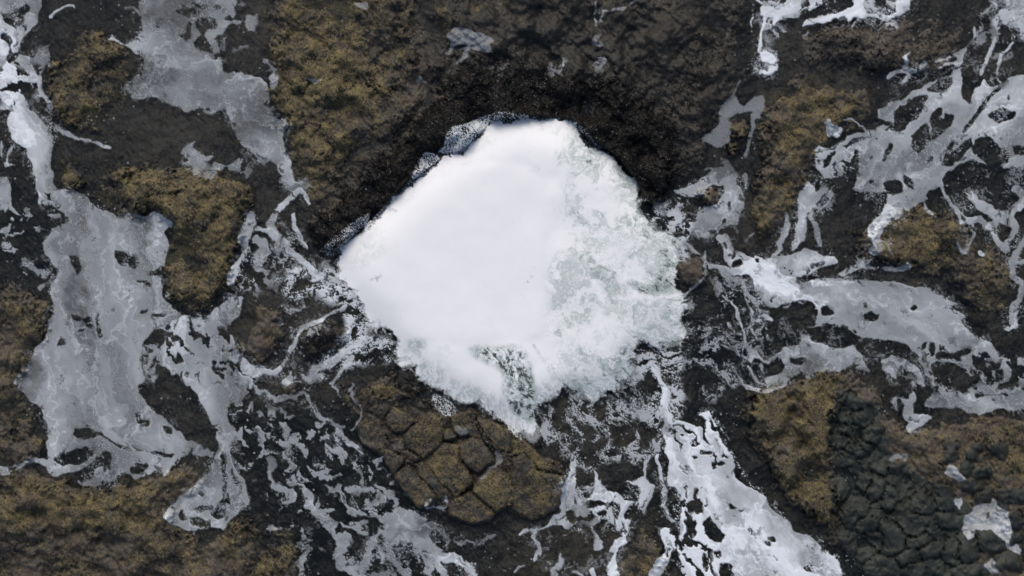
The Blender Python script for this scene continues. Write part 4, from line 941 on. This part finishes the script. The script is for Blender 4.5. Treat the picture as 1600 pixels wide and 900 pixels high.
foam('bright white wash along the top edge at upper right', op=1.0, ang=-25, stretch=2.4, name='foam_wash', add=[
    Z(1200, 0, [(-40, 40), (0, 30), (80, 5), (90, 0), (210, 0), (150, 40), (110, 60), (70, 75), (20, 140), (30, 80), (0, 90), (-30, 80)]), Z(1200, 0, [(160, 135), (180, 100), (260, 70), (330, 55), (400, 30), (430, 0), (475, 0), (450, 50), (470, 70), (520, 60), (560, 75), (600, 50), (620, 0), (710, 0), (660, 50), (620, 70), (580, 80), (570, 120), (520, 100), (540, 90), (480, 90), (400, 85), (340, 100), (330, 80), (220, 110)]), Z(1200, 0, [(215, 0), (340, 0), (250, 25), (190, 60)]),
    ZS(800, 0, [(1150, 2), (1190, 40), (1180, 120), (1160, 190), (1160, 240)], 13), ZS(800, 0, [(1130, 20), (1140, 80), (1110, 140)], 6), Z(800, 0, [(1165, 250), (1200, 240), (1230, 260), (1245, 320), (1210, 352), (1160, 350), (1175, 300)]), ZS(1200, 0, [(40, 120), (25, 170)], 8)],
    lace=[(Z(1200, 0, [(-60, 0), (720, 0), (600, 130), (300, 130), (-20, 200)]), 'streak', 0.34, 30, -30, 2.6, 0.6), (Z(800, 0, [(1080, 260), (1200, 230), (1250, 330), (1180, 370), (1060, 330)]), 'streak', 0.3, 24, -40, 2.4, 0.5)])
foam('white churned wash in the top right corner', op=0.9, ang=-60, stretch=1.8, name='foam_wash', add=[
    Z(1200, 0, [(1110, 40), (1130, 0), (1199, 0), (1199, 150), (1160, 125), (1110, 110)])], lace=[(Z(1200, 0, [(1040, 0), (1199, 0), (1199, 180), (1120, 200), (1050, 130)]), 'streak', 0.5, 34, -60, 1.8, 0.6)])
# spray on the rim
foam('speckled white spray clinging to mussels on the upper left rim', op=0.9, name='foam_spray', wk=0.3, lift=0.03, lace=[
    (Z(500, 170, [(980, 200), (1030, 140), (1120, 120), (1180, 100), (1250, 60), (1330, 60), (1310, 150), (1290, 220), (1200, 270), (1150, 330), (1050, 360), (960, 350), (900, 345), (970, 290)], 5), 'speck', 0.66, 12, 0, 1, 0.72),
    (Z(500, 170, [(1180, 100), (1250, 60), (1400, 20), (1600, 40), (1700, 70), (1900, 70), (1880, 100), (1600, 100), (1480, 115), (1380, 95), (1290, 150)], 5), 'speck', 0.40, 12, 0, 1, 0.6),
    (Z(500, 170, [(710, 530), (750, 430), (820, 335), (900, 350), (950, 380), (890, 470), (800, 530), (720, 565)], 5), 'speck', 0.62, 12, 0, 1, 0.7),
    (Z(500, 170, [(380, 880), (520, 750), (620, 650), (715, 540), (740, 560), (640, 670), (560, 760), (440, 880)], 5), 'speck', 0.42, 12, 0, 1, 0.55),
    (Z(780, 170, [(610, 120), (700, 160), (740, 260), (860, 340), (800, 330), (690, 300), (630, 250), (605, 190)], 5), 'speck', 0.3, 12, 0, 1, 0.4),
    ([(500, 390), (520, 372), (545, 350), (580, 330), (575, 350), (540, 385), (530, 400), (512, 402)], 'speck', 0.4, 12, 0, 1, 0.45)])
foam('bluish spray splash on the rock just above the fitted blocks', op=0.5, name='foam_spray', wk=0.3, lace=[
    (Z(640, 560, [(200, 430), (230, 330), (330, 370), (420, 430), (470, 500), (400, 570), (320, 550)], 6.15), 'speck', 0.55, 16, 60, 1.5, 0.55)])
foam('streaky spray flung from the right side of the surge', op=0.5, name='foam_spray', wk=0.3, lace=[
    ([(995, 300), (1008, 300), (1020, 325), (1040, 330), (1075, 330), (1090, 345), (1075, 375), (1075, 400), (1062, 420), (1050, 400), (1030, 345), (1000, 335)], 'ray', 0.55, 24, 150, 2.0, 0.65),
    ([(1020, 318), (1060, 300), (1100, 318), (1090, 345), (1040, 345)], 'ray', 0.32, 22, 160, 2.6, 0.5)])
# tide pools: a pale low-cover film over the water
P = dict(name='tide_pool', cat='tide pool', swirl=0.03, rough=0.05, op=0.22)
foam('curved grey-blue tide pool in the dark reef above the surge', add=[Z(400, 0, [(890, 175), (920, 130), (970, 140), (1010, 160), (1060, 155), (1100, 175), (1128, 190), (1100, 205), (1112, 235), (1080, 250), (1040, 245), (1005, 235), (990, 275), (940, 298), (900, 280), (830, 275), (780, 290), (780, 262), (820, 232), (850, 255), (900, 275), (935, 290), (975, 268), (985, 240), (950, 235), (1000, 222), (960, 212), (930, 218), (910, 250), (870, 238), (905, 235), (915, 200)])], **P)
foam('small triangular tide pool beside the curved pool', add=[Z(400, 0, [(738, 385), (760, 358), (775, 380), (820, 402), (790, 400), (750, 392)]), Z(400, 0, [(722, 425), (750, 428), (755, 438), (735, 442)])], **P)
foam('sliver of pale water in the ochre slab', add=[Z(400, 0, [(215, 362), (250, 362), (280, 365), (325, 360), (290, 385), (265, 388), (245, 372)]), Z(400, 0, [(225, 400), (250, 398), (245, 412)]), Z(400, 0, [(315, 465), (345, 478), (330, 486)])], **P)
foam('little tide pool at the top of the ochre slab', add=[Z(400, 0, [(450, 20), (480, 12), (515, 15), (530, 40), (505, 52), (470, 38)]), Z(400, 0, [(590, 35), (600, 25), (605, 60), (608, 88), (590, 70)])], **P)
foam('angular grey-blue pool around the pair of boulders', add=[Z(800, 0, [(880, 690), (905, 640), (950, 610), (975, 560), (990, 500), (1010, 450), (1040, 440), (1060, 480), (1090, 490), (1130, 460), (1160, 445), (1190, 470), (1190, 510), (1160, 535), (1170, 560), (1145, 560), (1130, 530), (1090, 520), (1040, 530), (1020, 560), (1020, 620), (1000, 680), (960, 690), (930, 670), (900, 665)]), ZS(800, 0, [(1130, 540), (1140, 610), (1110, 680), (1095, 730)], 14), ZS(800, 0, [(1035, 440), (1065, 385)], 10)], **P)
foam('largest foam-filled pool among the dark stone blocks', name='tide_pool', cat='tide pool', op=0.45, add=[Z(1200, 600, [(910, 700), (925, 620), (960, 600), (950, 580), (985, 560), (1040, 570), (1050, 540), (1080, 570), (1130, 590), (1125, 640), (1140, 700), (1130, 760), (1170, 752), (1195, 800), (1150, 790), (1120, 760), (1090, 710), (1050, 690), (970, 690), (960, 730), (930, 740)])], sub=[Z(1200, 600, [(1030, 600), (1040, 600), (1042, 640), (1030, 630)])])
foam('foam scrap in a hollow between stone blocks, above the largest pool', name='tide_pool', cat='tide pool', op=0.48, add=[Z(1200, 600, [(830, 410), (865, 395), (890, 415), (940, 435), (900, 452), (840, 435)])])
foam('narrow foam scrap left of the largest pool among stone blocks', name='tide_pool', cat='tide pool', op=0.40, add=[Z(1200, 600, [(875, 535), (915, 525), (910, 585), (880, 570)])])
foam('foam scrap near the bottom right corner', name='tide_pool', cat='tide pool', op=0.42, add=[Z(1200, 600, [(1005, 850), (1050, 820), (1070, 840), (1060, 860), (1095, 885), (1040, 895)]), Z(1200, 600, [(1035, 780), (1050, 750), (1090, 775), (1050, 790)])])
foam('small pool between tan turf and stone blocks, topmost of its group', add=[Z(1200, 600, [(580, 345), (600, 325), (640, 330), (665, 345), (640, 365), (610, 350), (580, 360)])], **P)
foam('water-filled crack at the right end of the fitted blocks', add=[Z(400, 600, [(1040, 438), (1080, 415), (1120, 390), (1135, 350), (1115, 310), (1130, 310), (1155, 345), (1150, 380), (1110, 415), (1050, 450)])], **dict(P, op=0.16, lift=0.02))
foam('small dark pool between two upper fitted blocks', add=[Z(400, 600, [(930, 200), (950, 195), (990, 225), (985, 245), (960, 250), (935, 230)])], **dict(P, op=0.14, lift=0.02))
foam('faint trickle of foam down the dark reef above the rim', op=0.30, name='foam_trickle', add=[ZS(800, 0, [(390, 2), (380, 80), (395, 120)], 9), ZS(800, 0, [(405, 90), (430, 50), (500, 42), (560, 30), (590, 2)], 12), ZS(800, 0, [(235, 270), (240, 320), (215, 345)], 12)], lace=[(Z(800, 0, [(380, 100), (430, 100), (440, 340), (370, 340)]), 'isl', 0.15, 18, 90, 2, 0.3), (Z(800, 0, [(180, 280), (270, 270), (280, 350), (180, 360)]), 'isl', 0.18, 18, 90, 1.5, 0.22), (Z(400, 0, [(1080, 290), (1200, 270), (1240, 330), (1100, 350)]), 'net', 0.25, 24, -30, 2, 0.25)])

foam_owner = np.zeros((NY, NX), np.int16)
foam_best = zeros()
TH = np.arctan2(V - 400, U - 790).astype(np.float32)
RR = np.hypot(U - 790, V - 400)


def radial(wave, k, turns, off, stretch=4.0):
    """noise drawn out along lines running outward from the middle of the well"""
    sc = wave / 256.0
    return look(TEX[k], (TH + 0.10 * np.sin(RR / 55.0 + 2 * TH) + 0.0035 * (FX + 2.2 * nz(U, V, 120, 8, off=31.0))) * (1024 * turns / (2 * math.pi)) + off * 131.7 + 0.10 * FX / sc, (RR + 1.5 * FY) / (sc * stretch) + off * 77.3)


RAD1 = radial(34, 4, 14, 1.0)
RAD2 = radial(14, 4, 34, 2.0, 3.0)
RAD3 = radial(7, 8, 70, 3.0, 3.0)
RADB = nz(U, V, 70, 4, off=33.0)
fields = []
for q, f in enumerate(FO):
    m = zeros()
    paint(m, f['add'])
    paint(m, f['sub'], 0.0)
    sl = window(f['add'] + [l[0] for l in f['lace']], 40)
    Uw, Vw, Wx, Wy = U[sl], V[sl], FX[sl], FY[sl]
    b = samp(pasted(m, sl, 1.6), Uw + f['wk'] * Wx, Vw + f['wk'] * Wy)
    ang, stx = f['ang'], f['stretch']
    fringe = sst(0.02, 0.2, b) * sst(1.0, 0.8, b)
    e = b - 0.5 + (f['rough'] * nz(Uw, Vw, 40, 4, ang, stx, off=q) + 0.035 * nz(Uw, Vw, 16, 4, ang, stx, off=q)) * fringe
    cover = sst(-0.20, 0.20, e)
    op = f['op'] * (1 + f['swirl'] * 1.7 * nz(Uw, Vw, 150, 4, ang, stx * 1.6, off=q) + f['swirl'] * 0.7 * nz(Uw + Wx, Vw + Wy, 50, 8, ang, stx * 1.8, off=q + 3))
    # thinner towards the margins, a brighter rim where bubbles pile up
    inner = blur(m[sl], 7)
    op = op * (0.84 + 0.16 * sst(0.4, 1.0, inner)) + 0.08 * f['op'] * sst(0.95, 0.6, inner)
    for it, amt in f['bright']:
        mb = zeros(); paint(mb, [it])
        op = op + amt * blur(mb[sl], 10) * (0.75 + 0.4 * nz(Uw + Wx, Vw + Wy, 50, 4, ang, max(2.5, stx * 1.6), off=q))
    vein = sst(0.22, 0.0, np.abs(nz(Uw + 1.6 * Wx, Vw + 1.6 * Wy, 120, 8, ang, stx * 2.2, off=q + 21))) + 0.7 * sst(0.25, 0.0, np.abs(nz(Uw + 1.2 * Wx, Vw + 1.2 * Wy, 56, 9, ang, stx * 2.2, off=q + 22)))
    thin = sst(-0.8, 2.4, nz(Uw + 1.6 * Wx, Vw + 1.6 * Wy, 110, 8, ang, stx * 2.0, off=q + 23))
    if f['name'] != 'tide_pool':
        op = op * (0.98 + f['vein'] * vein - 0.62 * thin) + 0.05 * vein
    a = cover * np.clip(op, 0.04, 1.0)
    if f['fringe']:
        outer = sst(0.03, 0.40, blur(m[sl], 9 if f['ang'] == 0 else 14))
        fr1 = np.abs(nz(Uw + 2 * Wx, Vw + 2 * Wy, 44, 4, ang, stx * 1.4, off=q + 24))
        fr2 = nz(Uw, Vw, 90, 4, ang, stx, off=q + 25)
        fr3 = np.abs(nz(Uw + 2 * Wx, Vw + 2 * Wy, 24, 4, ang, stx * 1.3, off=q + 26))
        thread = np.maximum(sst(0.17, 0.0, fr1), 0.75 * sst(0.16, 0.0, fr3))
        a = np.maximum(a, f['fringe'] * (0.12 + f['op']) * outer * (0.06 + thread) * sst(-0.7, 0.7, fr2))
        # small tears inside the sheet near its margin
        marg = sst(0.98, 0.6, blur(m[sl], 10))
        tear = nz(Uw + Wx, Vw + Wy, 30, 8, ang, stx, off=q + 27)
        a = a * (1 - marg * 0.85 * sst(1.35, 1.6, tear))
    if f['pin']:
        ph = nz(Uw, Vw, 60, 0, ang, 1.3, off=q + 9)
        a = a * (1 - f['pin'] * sst(2.0, 2.4, ph))
    for (poly, kind, cov, wave, la, ls, lo) in f['lace']:
        mm = zeros(); fill(mm, poly)
        mm = mm[sl]
        rg = sst(0.15, 0.85, blur(mm, 10) + 0.16 * nz(Uw, Vw, 70, 4, off=q + 61) * sst(0.02, 0.2, blur(mm, 10)))
        if kind == 'hole':
            nn = nz(Uw + Wx, Vw + Wy, wave * 1.3, 8, la, ls * 1.2, off=q + 2.2)
            t = float(np.percentile(nn[::5, ::5], 100 - cov * 100))
            a = a * (1 - rg * sst(t - 0.10, t + 0.12, nn))
            continue
        if kind == 'isl':
            nn = nz(Uw + 1.2 * Wx, Vw + 1.2 * Wy, wave * 2.0, 9, la, ls, off=q + 4.1)
            t = float(np.percentile(nn[::5, ::5], 100 - cov * 100))
            v = sst(t - 0.05, t + 0.14, nn) * rg * lo
        elif kind == 'net':
            nn = np.abs(nz(Uw + 1.5 * Wx, Vw + 1.5 * Wy, wave * 1.35, 4, la, ls * 1.2, off=q + 6.3))
            br = nz(Uw, Vw, wave * 3, 4, la, ls, off=q + 1.1)
            nn = nn + 0.25 * np.clip(br, -0.4, 2)
            t = float(np.percentile(nn[::5, ::5], cov * 60))
            v = sst(t + 0.10, t - 0.12, nn) * rg * lo * (0.75 + 0.25 * np.clip(br, -1, 1))
        elif kind == 'streak':
            n1 = nz(Uw + Wx, Vw + Wy, wave * 3.0, 4, la, ls, off=q + 8.8)
            n2 = np.abs(nz(Uw + 1.5 * Wx, Vw + 1.5 * Wy, wave * 2.0, 4, la, ls * 1.2, off=q + 3.3))
            n3 = np.abs(nz(Uw + Wx, Vw + Wy, wave * 1.1, 4, la, ls, off=q + 5.9))
            nn = n1 * 0.7 - n2 * 0.9 - n3 * 0.5
            t = float(np.percentile(nn[::5, ::5], 100 - cov * 100))
            v = sst(t - 0.30, t + 0.55, nn) * rg * lo
        elif kind == 'ray':
            nn = 0.45 * RAD1[sl] + 0.55 * RADB[sl] - 1.0 * np.abs(RAD2[sl]) - 0.4 * np.abs(RAD3[sl])
            t = float(np.percentile(nn[mm > 0.5], 100 - cov * 100))
            v = sst(t - 0.25, t + 0.45, nn) * rg * lo
        else:   # speck
            nn = nz(Uw, Vw, wave, 6, off=q + 2.9) + 0.5 * nz(Uw, Vw, 60, 4, off=q)
            t = float(np.percentile(nn[::5, ::5], 100 - cov * 100))
            v = sst(t - 0.35, t + 0.35, nn) * sst(0.4, 0.75, blur(mm, 3)) * lo
        a = np.maximum(a, v)
    f['sl'] = sl
    f['a'] = np.clip(a, 0, 1).astype(np.float32)
    fields.append(f)

# keep the surge's own ground free, give every cell to the densest patch
topside = sst(0.15, 0.6, -np.sin(TH)) * sst(1010, 930, U)           # sheltered by the rim: crisp edge there
fray = 1 - 0.85 * topside
surge_m = samp(blur(wm, 1.6), U + 0.4 * FX + 0.25 * WX, V + 0.4 * FY + 0.25 * WY)
wide = samp(blur(wm, 11), U + 0.5 * FX, V + 0.5 * FY)
crisp = sst(0.32, 0.68, surge_m + 0.08 * nz(U, V, 16, 0))
ragged = sst(0.30, 0.72, wide + (0.09 * RAD1 + 0.13 * nz(U + FX, V + FY, 60, 4, off=41.0)) * sst(0.03, 0.3, wide) - 0.13 * np.abs(RAD2) * sst(0.95, 0.5, wide))
sur_cover = crisp * (1 - fray) + fray * np.clip(0.35 * crisp * sst(0.35, 0.6, wide) + ragged, 0, 1)
for q, f in enumerate(fields):
    sl = f['sl']
    f['a'] *= (1 - sst(0.5, 1.0, sur_cover[sl]))
    up = f['a'] > foam_best[sl]
    foam_owner[sl][up & (f['a'] > 0.07)] = q + 1
    foam_best[sl] = np.maximum(foam_best[sl], f['a'])
# draped height: on water or on wet rock
rest = np.maximum(blur(np.maximum(HT, 0), 1.5), np.maximum(HT, 0))
zero = zeros()
MASS = ('foam_islands', 'foam_scraps', 'foam_web', 'foam_spray', 'foam_wash', 'foam_net', 'foam_trickle')
for q, f in enumerate(fields):
    sl = f['sl']
    own_f = foam_owner == q + 1
    own = own_f[sl]
    amp = f['a']
    other = (foam_owner[sl] > 0) & ~own
    lower = other & (foam_owner[sl] < q + 1)
    any_ = own[:-1, :-1] | own[1:, :-1] | own[:-1, 1:] | own[1:, 1:]
    any_ &= ~(lower[:-1, :-1] | lower[1:, :-1] | lower[:-1, 1:] | lower[1:, 1:])      # one owner per cell
    cell = np.zeros((NY - 1, NX - 1), bool)
    cell[sl[0].start:sl[0].start + any_.shape[0], sl[1].start:sl[1].start + any_.shape[1]] = any_
    if not cell.any():
        print('EMPTY FOAM', f['label'])
        continue
    hf = zeros(); sh = zeros()
    hf[sl] = rest[sl] + f['lift'] + 0.018 * amp + 0.006 * amp * nz(U[sl], V[sl], 60, 4, f['ang'], f['stretch'], off=q)
    sh[sl] = np.where(other, foam_best[sl], amp)
    if f['name'] not in MASS:
        cell = big_pieces(cell, 60 if f['name'] != 'tide_pool' else 10**9)
    co, fa, at, (J, I) = sheet_from(cell, 1, hf, {'cover': sh, 'green': zero})
    o = mesh_object(f['name'], co, fa, M_FOAM, at)
    tag(o, f['label'], f['cat'], kind='stuff' if f['name'] in MASS else None)

# --- the surge in the well
sol = zeros(); fill(sol, [(560, 395), (600, 350), (660, 295), (720, 262), (790, 250), (835, 270), (850, 320), (853, 400), (852, 500), (848, 522), (830, 533), (720, 537), (640, 532), (600, 508), (572, 490), (556, 450)])
smooth = blur(sol, 6)
tur = 1 - sst(0.2, 0.9, smooth)
dome = 0.05 + 0.22 * sst(0.3, 1.0, blur(wm, 40)) + 0.010 * sst(0.3, 0.9, blur(sol, 9))
bill = 0.007 * nz(U, V, 170, 5)
dome = dome + tur * bill + 0.003 * nz(U, V, 160, 5) * (1 - tur)
dome = np.maximum(blur(dome, 4), rest + 0.01)
green = zeros()
GREEN = [
    (Z(800, 300, [(330, 330), (400, 310), (440, 380), (500, 420), (600, 440), (560, 500), (480, 500), (420, 450), (340, 380)]), 12, 0.42),
    (Z(800, 300, [(510, 420), (560, 410), (640, 440), (700, 380), (760, 430), (785, 470), (680, 490), (600, 470), (540, 440)]), 6, 0.66),
    (Z(800, 300, [(590, 400), (640, 350), (700, 330), (740, 370), (720, 420), (640, 440), (600, 430)]), 8, 0.38),
    (Z(800, 300, [(470, 110), (520, 100), (540, 200), (500, 250), (490, 180)]), 8, 0.36),
    (Z(800, 300, [(420, 470), (560, 500), (760, 500), (790, 600), (640, 680), (520, 620), (440, 560)]), 22, 0.36),
    (Z(800, 300, [(160, 260), (330, 280), (420, 420), (420, 600), (260, 700), (170, 640)]), 22, 0.30),
    (Z(780, 170, [(450, 300), (560, 270), (780, 330), (920, 430), (760, 480), (640, 470), (500, 450)], 5), 12, 0.32),
    (Z(780, 170, [(220, 420), (320, 430), (360, 490), (240, 520)], 5), 8, 0.34),
    (Z(780, 170, [(430, 300), (500, 320), (480, 470), (440, 470)], 5), 6, 0.36),
    (Z(780, 480, [(400, 150), (540, 160), (540, 220), (440, 240)], 5), 6, 0.42),
    (Z(780, 480, [(560, 280), (760, 280), (780, 420), (740, 480), (600, 460)], 5), 12, 0.36),
    (Z(780, 480, [(240, 260), (280, 290), (340, 390), (400, 460), (370, 460), (300, 370)], 5), 3, 0.45),
    (Z(400, 300, [(380, 340), (420, 280), (480, 200), (600, 130), (640, 250), (560, 340), (470, 380), (430, 420)]), 18, 0.13),
    ([(722, 539), (760, 541), (816, 539), (832, 575), (838, 605), (842, 628), (828, 640), (840, 668), (826, 665), (800, 645), (786, 615), (788, 580), (758, 566), (738, 556)], 9, 0.62),
    (Z(640, 560, [(0, 60), (100, 100), (200, 200), (230, 300), (120, 260), (60, 110)], 6.15), 8, 0.4),
    (Z(500, 430, [(680, 510), (780, 490), (860, 540), (760, 620), (660, 600)], 5), 8, 0.30),
]
for gi, (poly, soft, amt) in enumerate(GREEN):
    mm = zeros(); fill(mm, poly)
    green = np.maximum(green, min(0.9, amt * 1.35) * sst(0.1, 0.9, blur(mm, soft)))
# filaments of white foam run through the thin water, curled by the churn
SX = U + 22 * nz(U, V, 160, 5, off=3.1) + 6 * nz(U, V, 50, 4, off=4.4)
SY = V + 22 * nz(U, V, 160, 5, off=6.2) + 6 * nz(U, V, 50, 4, off=9.4)
fil = sst(0.32, 0.0, np.abs(nz(SX, SY, 110, 4, 30, 1.6, off=1.0)))
fil2 = sst(0.30, 0.0, np.abs(nz(SX, SY, 46, 4, 50, 1.4, off=2.0)))
fil3 = sst(0.30, 0.0, np.abs(nz(SX, SY, 26, 4, 60, 1.6, off=2.7)))
fil = np.clip(fil + 0.7 * fil2 + 0.45 * fil3, 0, 1)
fil_v = np.maximum(sst(0.55, 0.05, np.abs(nz(U + 1.5 * FX, V + 1.5 * FY, 60, 4, 76, 3.4, off=5.0))), 0.8 * sst(0.35, 0.0, np.abs(nz(U + FX, V + FY, 40, 4, 60, 2.0, off=6.0))))
fall = zeros(); fill(fall, GREEN[13][0]); fall = blur(fall, 5)
east = sst(842, 890, U + 0.15 * (V - 400)) * tur
south = sst(525, 560, V) * tur
pools = sst(-0.6, 1.2, nz(SX, SY, 170, 4, 20, 1.4, off=7.0))
froth = sst(0.2, 1.5, nz(SX, SY, 70, 4, 40, 1.5, off=8.0))
comb = sst(0.1, 0.9, np.abs(RAD1)) * (0.5 + 0.5 * sst(0.0, 0.8, np.abs(RAD2)))
outer_z = sst(0.995, 0.75, blur(wm, 30))
churn = east * (0.10 + 0.24 * pools + 0.28 * pools * froth) * (1 - 0.85 * fil) + np.maximum(east, south) * 0.34 * outer_z * comb * (1 - 0.6 * fil)
green = np.maximum(green * (1 - 0.8 * fil * (1 - fall)) * (0.85 + 0.3 * np.clip(nz(SX, SY, 60, 4), -1.2, 1.5)), churn)
deep = zeros(); fill(deep, GREEN[1][0])
green = np.maximum(green, 0.70 * sst(0.25, 0.9, blur(deep, 6) + 0.12 * nz(SX, SY, 40, 4)) * (1 - 0.7 * fil2))
green = green * (1 - 0.92 * fall * fil_v)
# soft grey folds elsewhere
fold = sst(0.0, 1.7, nz(SX, SY, 150, 4, 20, 2.0, off=9.0))
green = green + (1 - east) * 0.16 * fold * (1 - 0.7 * fil) * (0.38 + 0.62 * tur) + 0.06 * tur * (1 - east) * comb * outer_z
green = np.clip(green, 0, 1)
cov_s = np.clip(sur_cover * (1 - 0.45 * sst(0.5, 0.9, green)), 0, 1)
own = sur_cover > 0.06
cell = own[:-1, :-1] | own[1:, :-1] | own[:-1, 1:] | own[1:, 1:]
cell = big_pieces(cell, 10**9)
co, fa, at, (J, I) = sheet_from(cell, 1, dome.astype(np.float32), {'cover': cov_s, 'green': green})
tag(mesh_object('foam_surge', co, fa, M_SURGE, at), 'huge dense white foam surge brimming over the round well', 'foam')

# ------------------------------------------------------------------ small growth on the rock
def scatter(name, tmpl_v, tmpl_f, dens, count, smin, smax, colours, material, label, cat, tilt=0.5, flat=1.0, lift=0.0, seed=5, on_water=False):
    r = np.random.default_rng(seed)
    d = np.clip(dens, 0, 1) * ((U > -60) & (U < 1660) & (V > -60) & (V < 960))
    cum = np.cumsum(d.ravel().astype(np.float64))
    pick = np.searchsorted(cum, r.uniform(0, cum[-1], count)).clip(0, NX * NY - 1)
    u = U0 + C * (pick % NX + r.uniform(-0.5, 0.5, count)); v = V0 + C * (pick // NX + r.uniform(-0.5, 0.5, count))
    n = count
    h = samp(HT, u, v).astype(np.float64) + lift
    if on_water:
        h = np.maximum(h, 0) + 0.004
    base = world_xyz(u, v, h)
    s = r.uniform(smin, smax, n)
    a = r.uniform(0, 2 * math.pi, n)
    tx, ty = r.normal(0, tilt, n), r.normal(0, tilt, n)
    T = np.asarray(tmpl_v, float)
    k = len(T)
    P3 = np.repeat(T[None], n, 0) + r.normal(0, 0.10, (n, k, 3))
    P3 *= s[:, None, None]
    P3[:, :, 2] *= flat
    x, y, z = P3[..., 0], P3[..., 1], P3[..., 2]
    z = z + x * tx[:, None] + y * ty[:, None] * 0.6
    ca, sa = np.cos(a)[:, None], np.sin(a)[:, None]
    W = np.stack([x * ca - y * sa, x * sa + y * ca, z], -1) + base[:, None, :]
    F = np.asarray(tmpl_f)[None] + (np.arange(n) * k)[:, None, None]
    cols = np.asarray(colours, float)
    c = cols[r.integers(0, len(cols), n)] * r.uniform(0.7, 1.3, (n, 1))
    ca4 = np.concatenate([np.clip(c, 0, 1), np.ones((n, 1))], 1)
    col = np.repeat(ca4[:, None, :], k, 1)
    tf = np.asarray(tmpl_f)
    host = lab[np.clip(((v - V0) / C).astype(int), 0, NY - 1), np.clip(((u - U0) / C).astype(int), 0, NX - 1)].astype(int)
    host = np.where((host >= BLOCK0) & (host < STONE0), KEY['K'], np.where(host >= STONE0, KEY['J2'], host))
    if on_water:
        F = tf[None] + (np.arange(n) * k)[:, None, None]
        o = mesh_object(name, W.reshape(-1, 3), F.reshape(-1, F.shape[-1]), material, {'tint': col.reshape(-1, 4)}, origin=(0, 0, 0))
        return tag(o, label, cat, kind='stuff')
    for hid in np.unique(host):
        sel = host == hid
        if sel.sum() < 12:
            continue
        par = shelf if hid == 0 else parents[OUT[hid - 1][0]]
        F = tf[None] + (np.arange(sel.sum()) * k)[:, None, None]
        o = mesh_object(name, W[sel].reshape(-1, 3), F.reshape(-1, F.shape[-1]), material, {'tint': col[sel].reshape(-1, 4)}, parent=par)
        o['kind'] = 'stuff'
        if hid == 0 or label:
            o['label'] = label
    print(name, n)


free = 1 - np.clip(foam_best * 4 + sur_cover * 3, 0, 1)
above = sst(0.0, 0.03, HT)
shell_v = [(-1, 0, 0), (-0.35, 0.34, 0.12), (0.4, 0.42, 0.18), (1, 0.12, 0.1), (0.4, -0.42, 0.18), (-0.35, -0.34, 0.12), (0.1, 0, 0.55)]
shell_f = [(0, 6, 1), (1, 6, 2), (2, 6, 3), (3, 6, 4), (4, 6, 5), (5, 6, 0)]
patch = nz(U, V, 40, 1)
scatter('mussel_bed', shell_v, shell_f, np.clip(COV['mussel'] * 1.1 - 0.15, 0, 1) * above * (1 - sst(0.3, 0.8, sur_cover)), 14000, 0.010, 0.026, [(0.004, 0.004, 0.005), (0.006, 0.006, 0.007), (0.012, 0.010, 0.009), (0.005, 0.005, 0.006)], M_SHELL, 'black mussels packed over the rock round the well', 'mussels', tilt=0.7, lift=0.004, seed=21)
tuft_v = [(0.9, 0, 0), (0.3, 0.85, 0), (-0.75, 0.5, 0), (-0.7, -0.55, 0), (0.35, -0.85, 0), (0.1, 0.05, 0.8)]
tuft_f = [(0, 1, 5), (1, 2, 5), (2, 3, 5), (3, 4, 5), (4, 0, 5)]
scatter('barnacle_crust', tuft_v, tuft_f, (np.clip(COV['mussel'] * 0.10 + COV['brown'] * 0.85 * (1 - COV['greenish']) * (1 - COV['mussel']), 0, 1) * sst(-0.6, 1.0, patch) * (0.2 + 0.8 * above)) * free, 22000, 0.005, 0.014, [(0.105, 0.090, 0.072), (0.080, 0.066, 0.050), (0.14, 0.122, 0.102), (0.045, 0.038, 0.030), (0.022, 0.020, 0.018), (0.012, 0.012, 0.012)], M_TURF, 'brown barnacles and crust dotted over the reef', 'barnacles', tilt=0.2, seed=31)
scatter('algae_turf', tuft_v, tuft_f, np.clip(COV['algae'] * 1.4 - 0.35, 0, 1) * above * free * sst(-1.5, 0.8, patch), 20000, 0.006, 0.017, [(0.165, 0.134, 0.066), (0.130, 0.106, 0.056), (0.095, 0.079, 0.047), (0.20, 0.162, 0.085), (0.045, 0.038, 0.026), (0.022, 0.020, 0.016)], M_TURF, 'short ochre algae turf growing on the rocks', 'algae', tilt=0.3, seed=41)
scatter('barnacle_flecks', tuft_v, tuft_f, COV['mussel'] * above * sst(-0.8, 1.2, nz(U, V, 30, 2)) * (1 - sst(0.3, 0.8, sur_cover)), 1300, 0.005, 0.012, [(0.20, 0.17, 0.14), (0.13, 0.10, 0.08), (0.28, 0.25, 0.22), (0.09, 0.065, 0.05)], M_TURF, 'pale barnacles dotted among the black mussels', 'barnacles', tilt=0.2, lift=0.015, seed=51)

disc_v = [(math.cos(k * math.pi / 3) * (1 + 0.25 * (k % 2)), math.sin(k * math.pi / 3), 0.0) for k in range(6)] + [(0, 0, 0.25)]
disc_f = [(k, (k + 1) % 6, 6) for k in range(6)]
wet = (1 - sst(0.0, 0.05, HT)) * free * sst(-0.2, 1.6, nz(U, V, 140, 4, off=3.3))
scatter('foam_fleck', disc_v, disc_f, wet, 900, 0.006, 0.022, [(0.16, 0.165, 0.17), (0.26, 0.27, 0.28), (0.11, 0.115, 0.12)], M_TURF, 'tiny foam flecks drifting over dark water', 'foam', tilt=0.0, flat=0.4, seed=61, on_water=True)
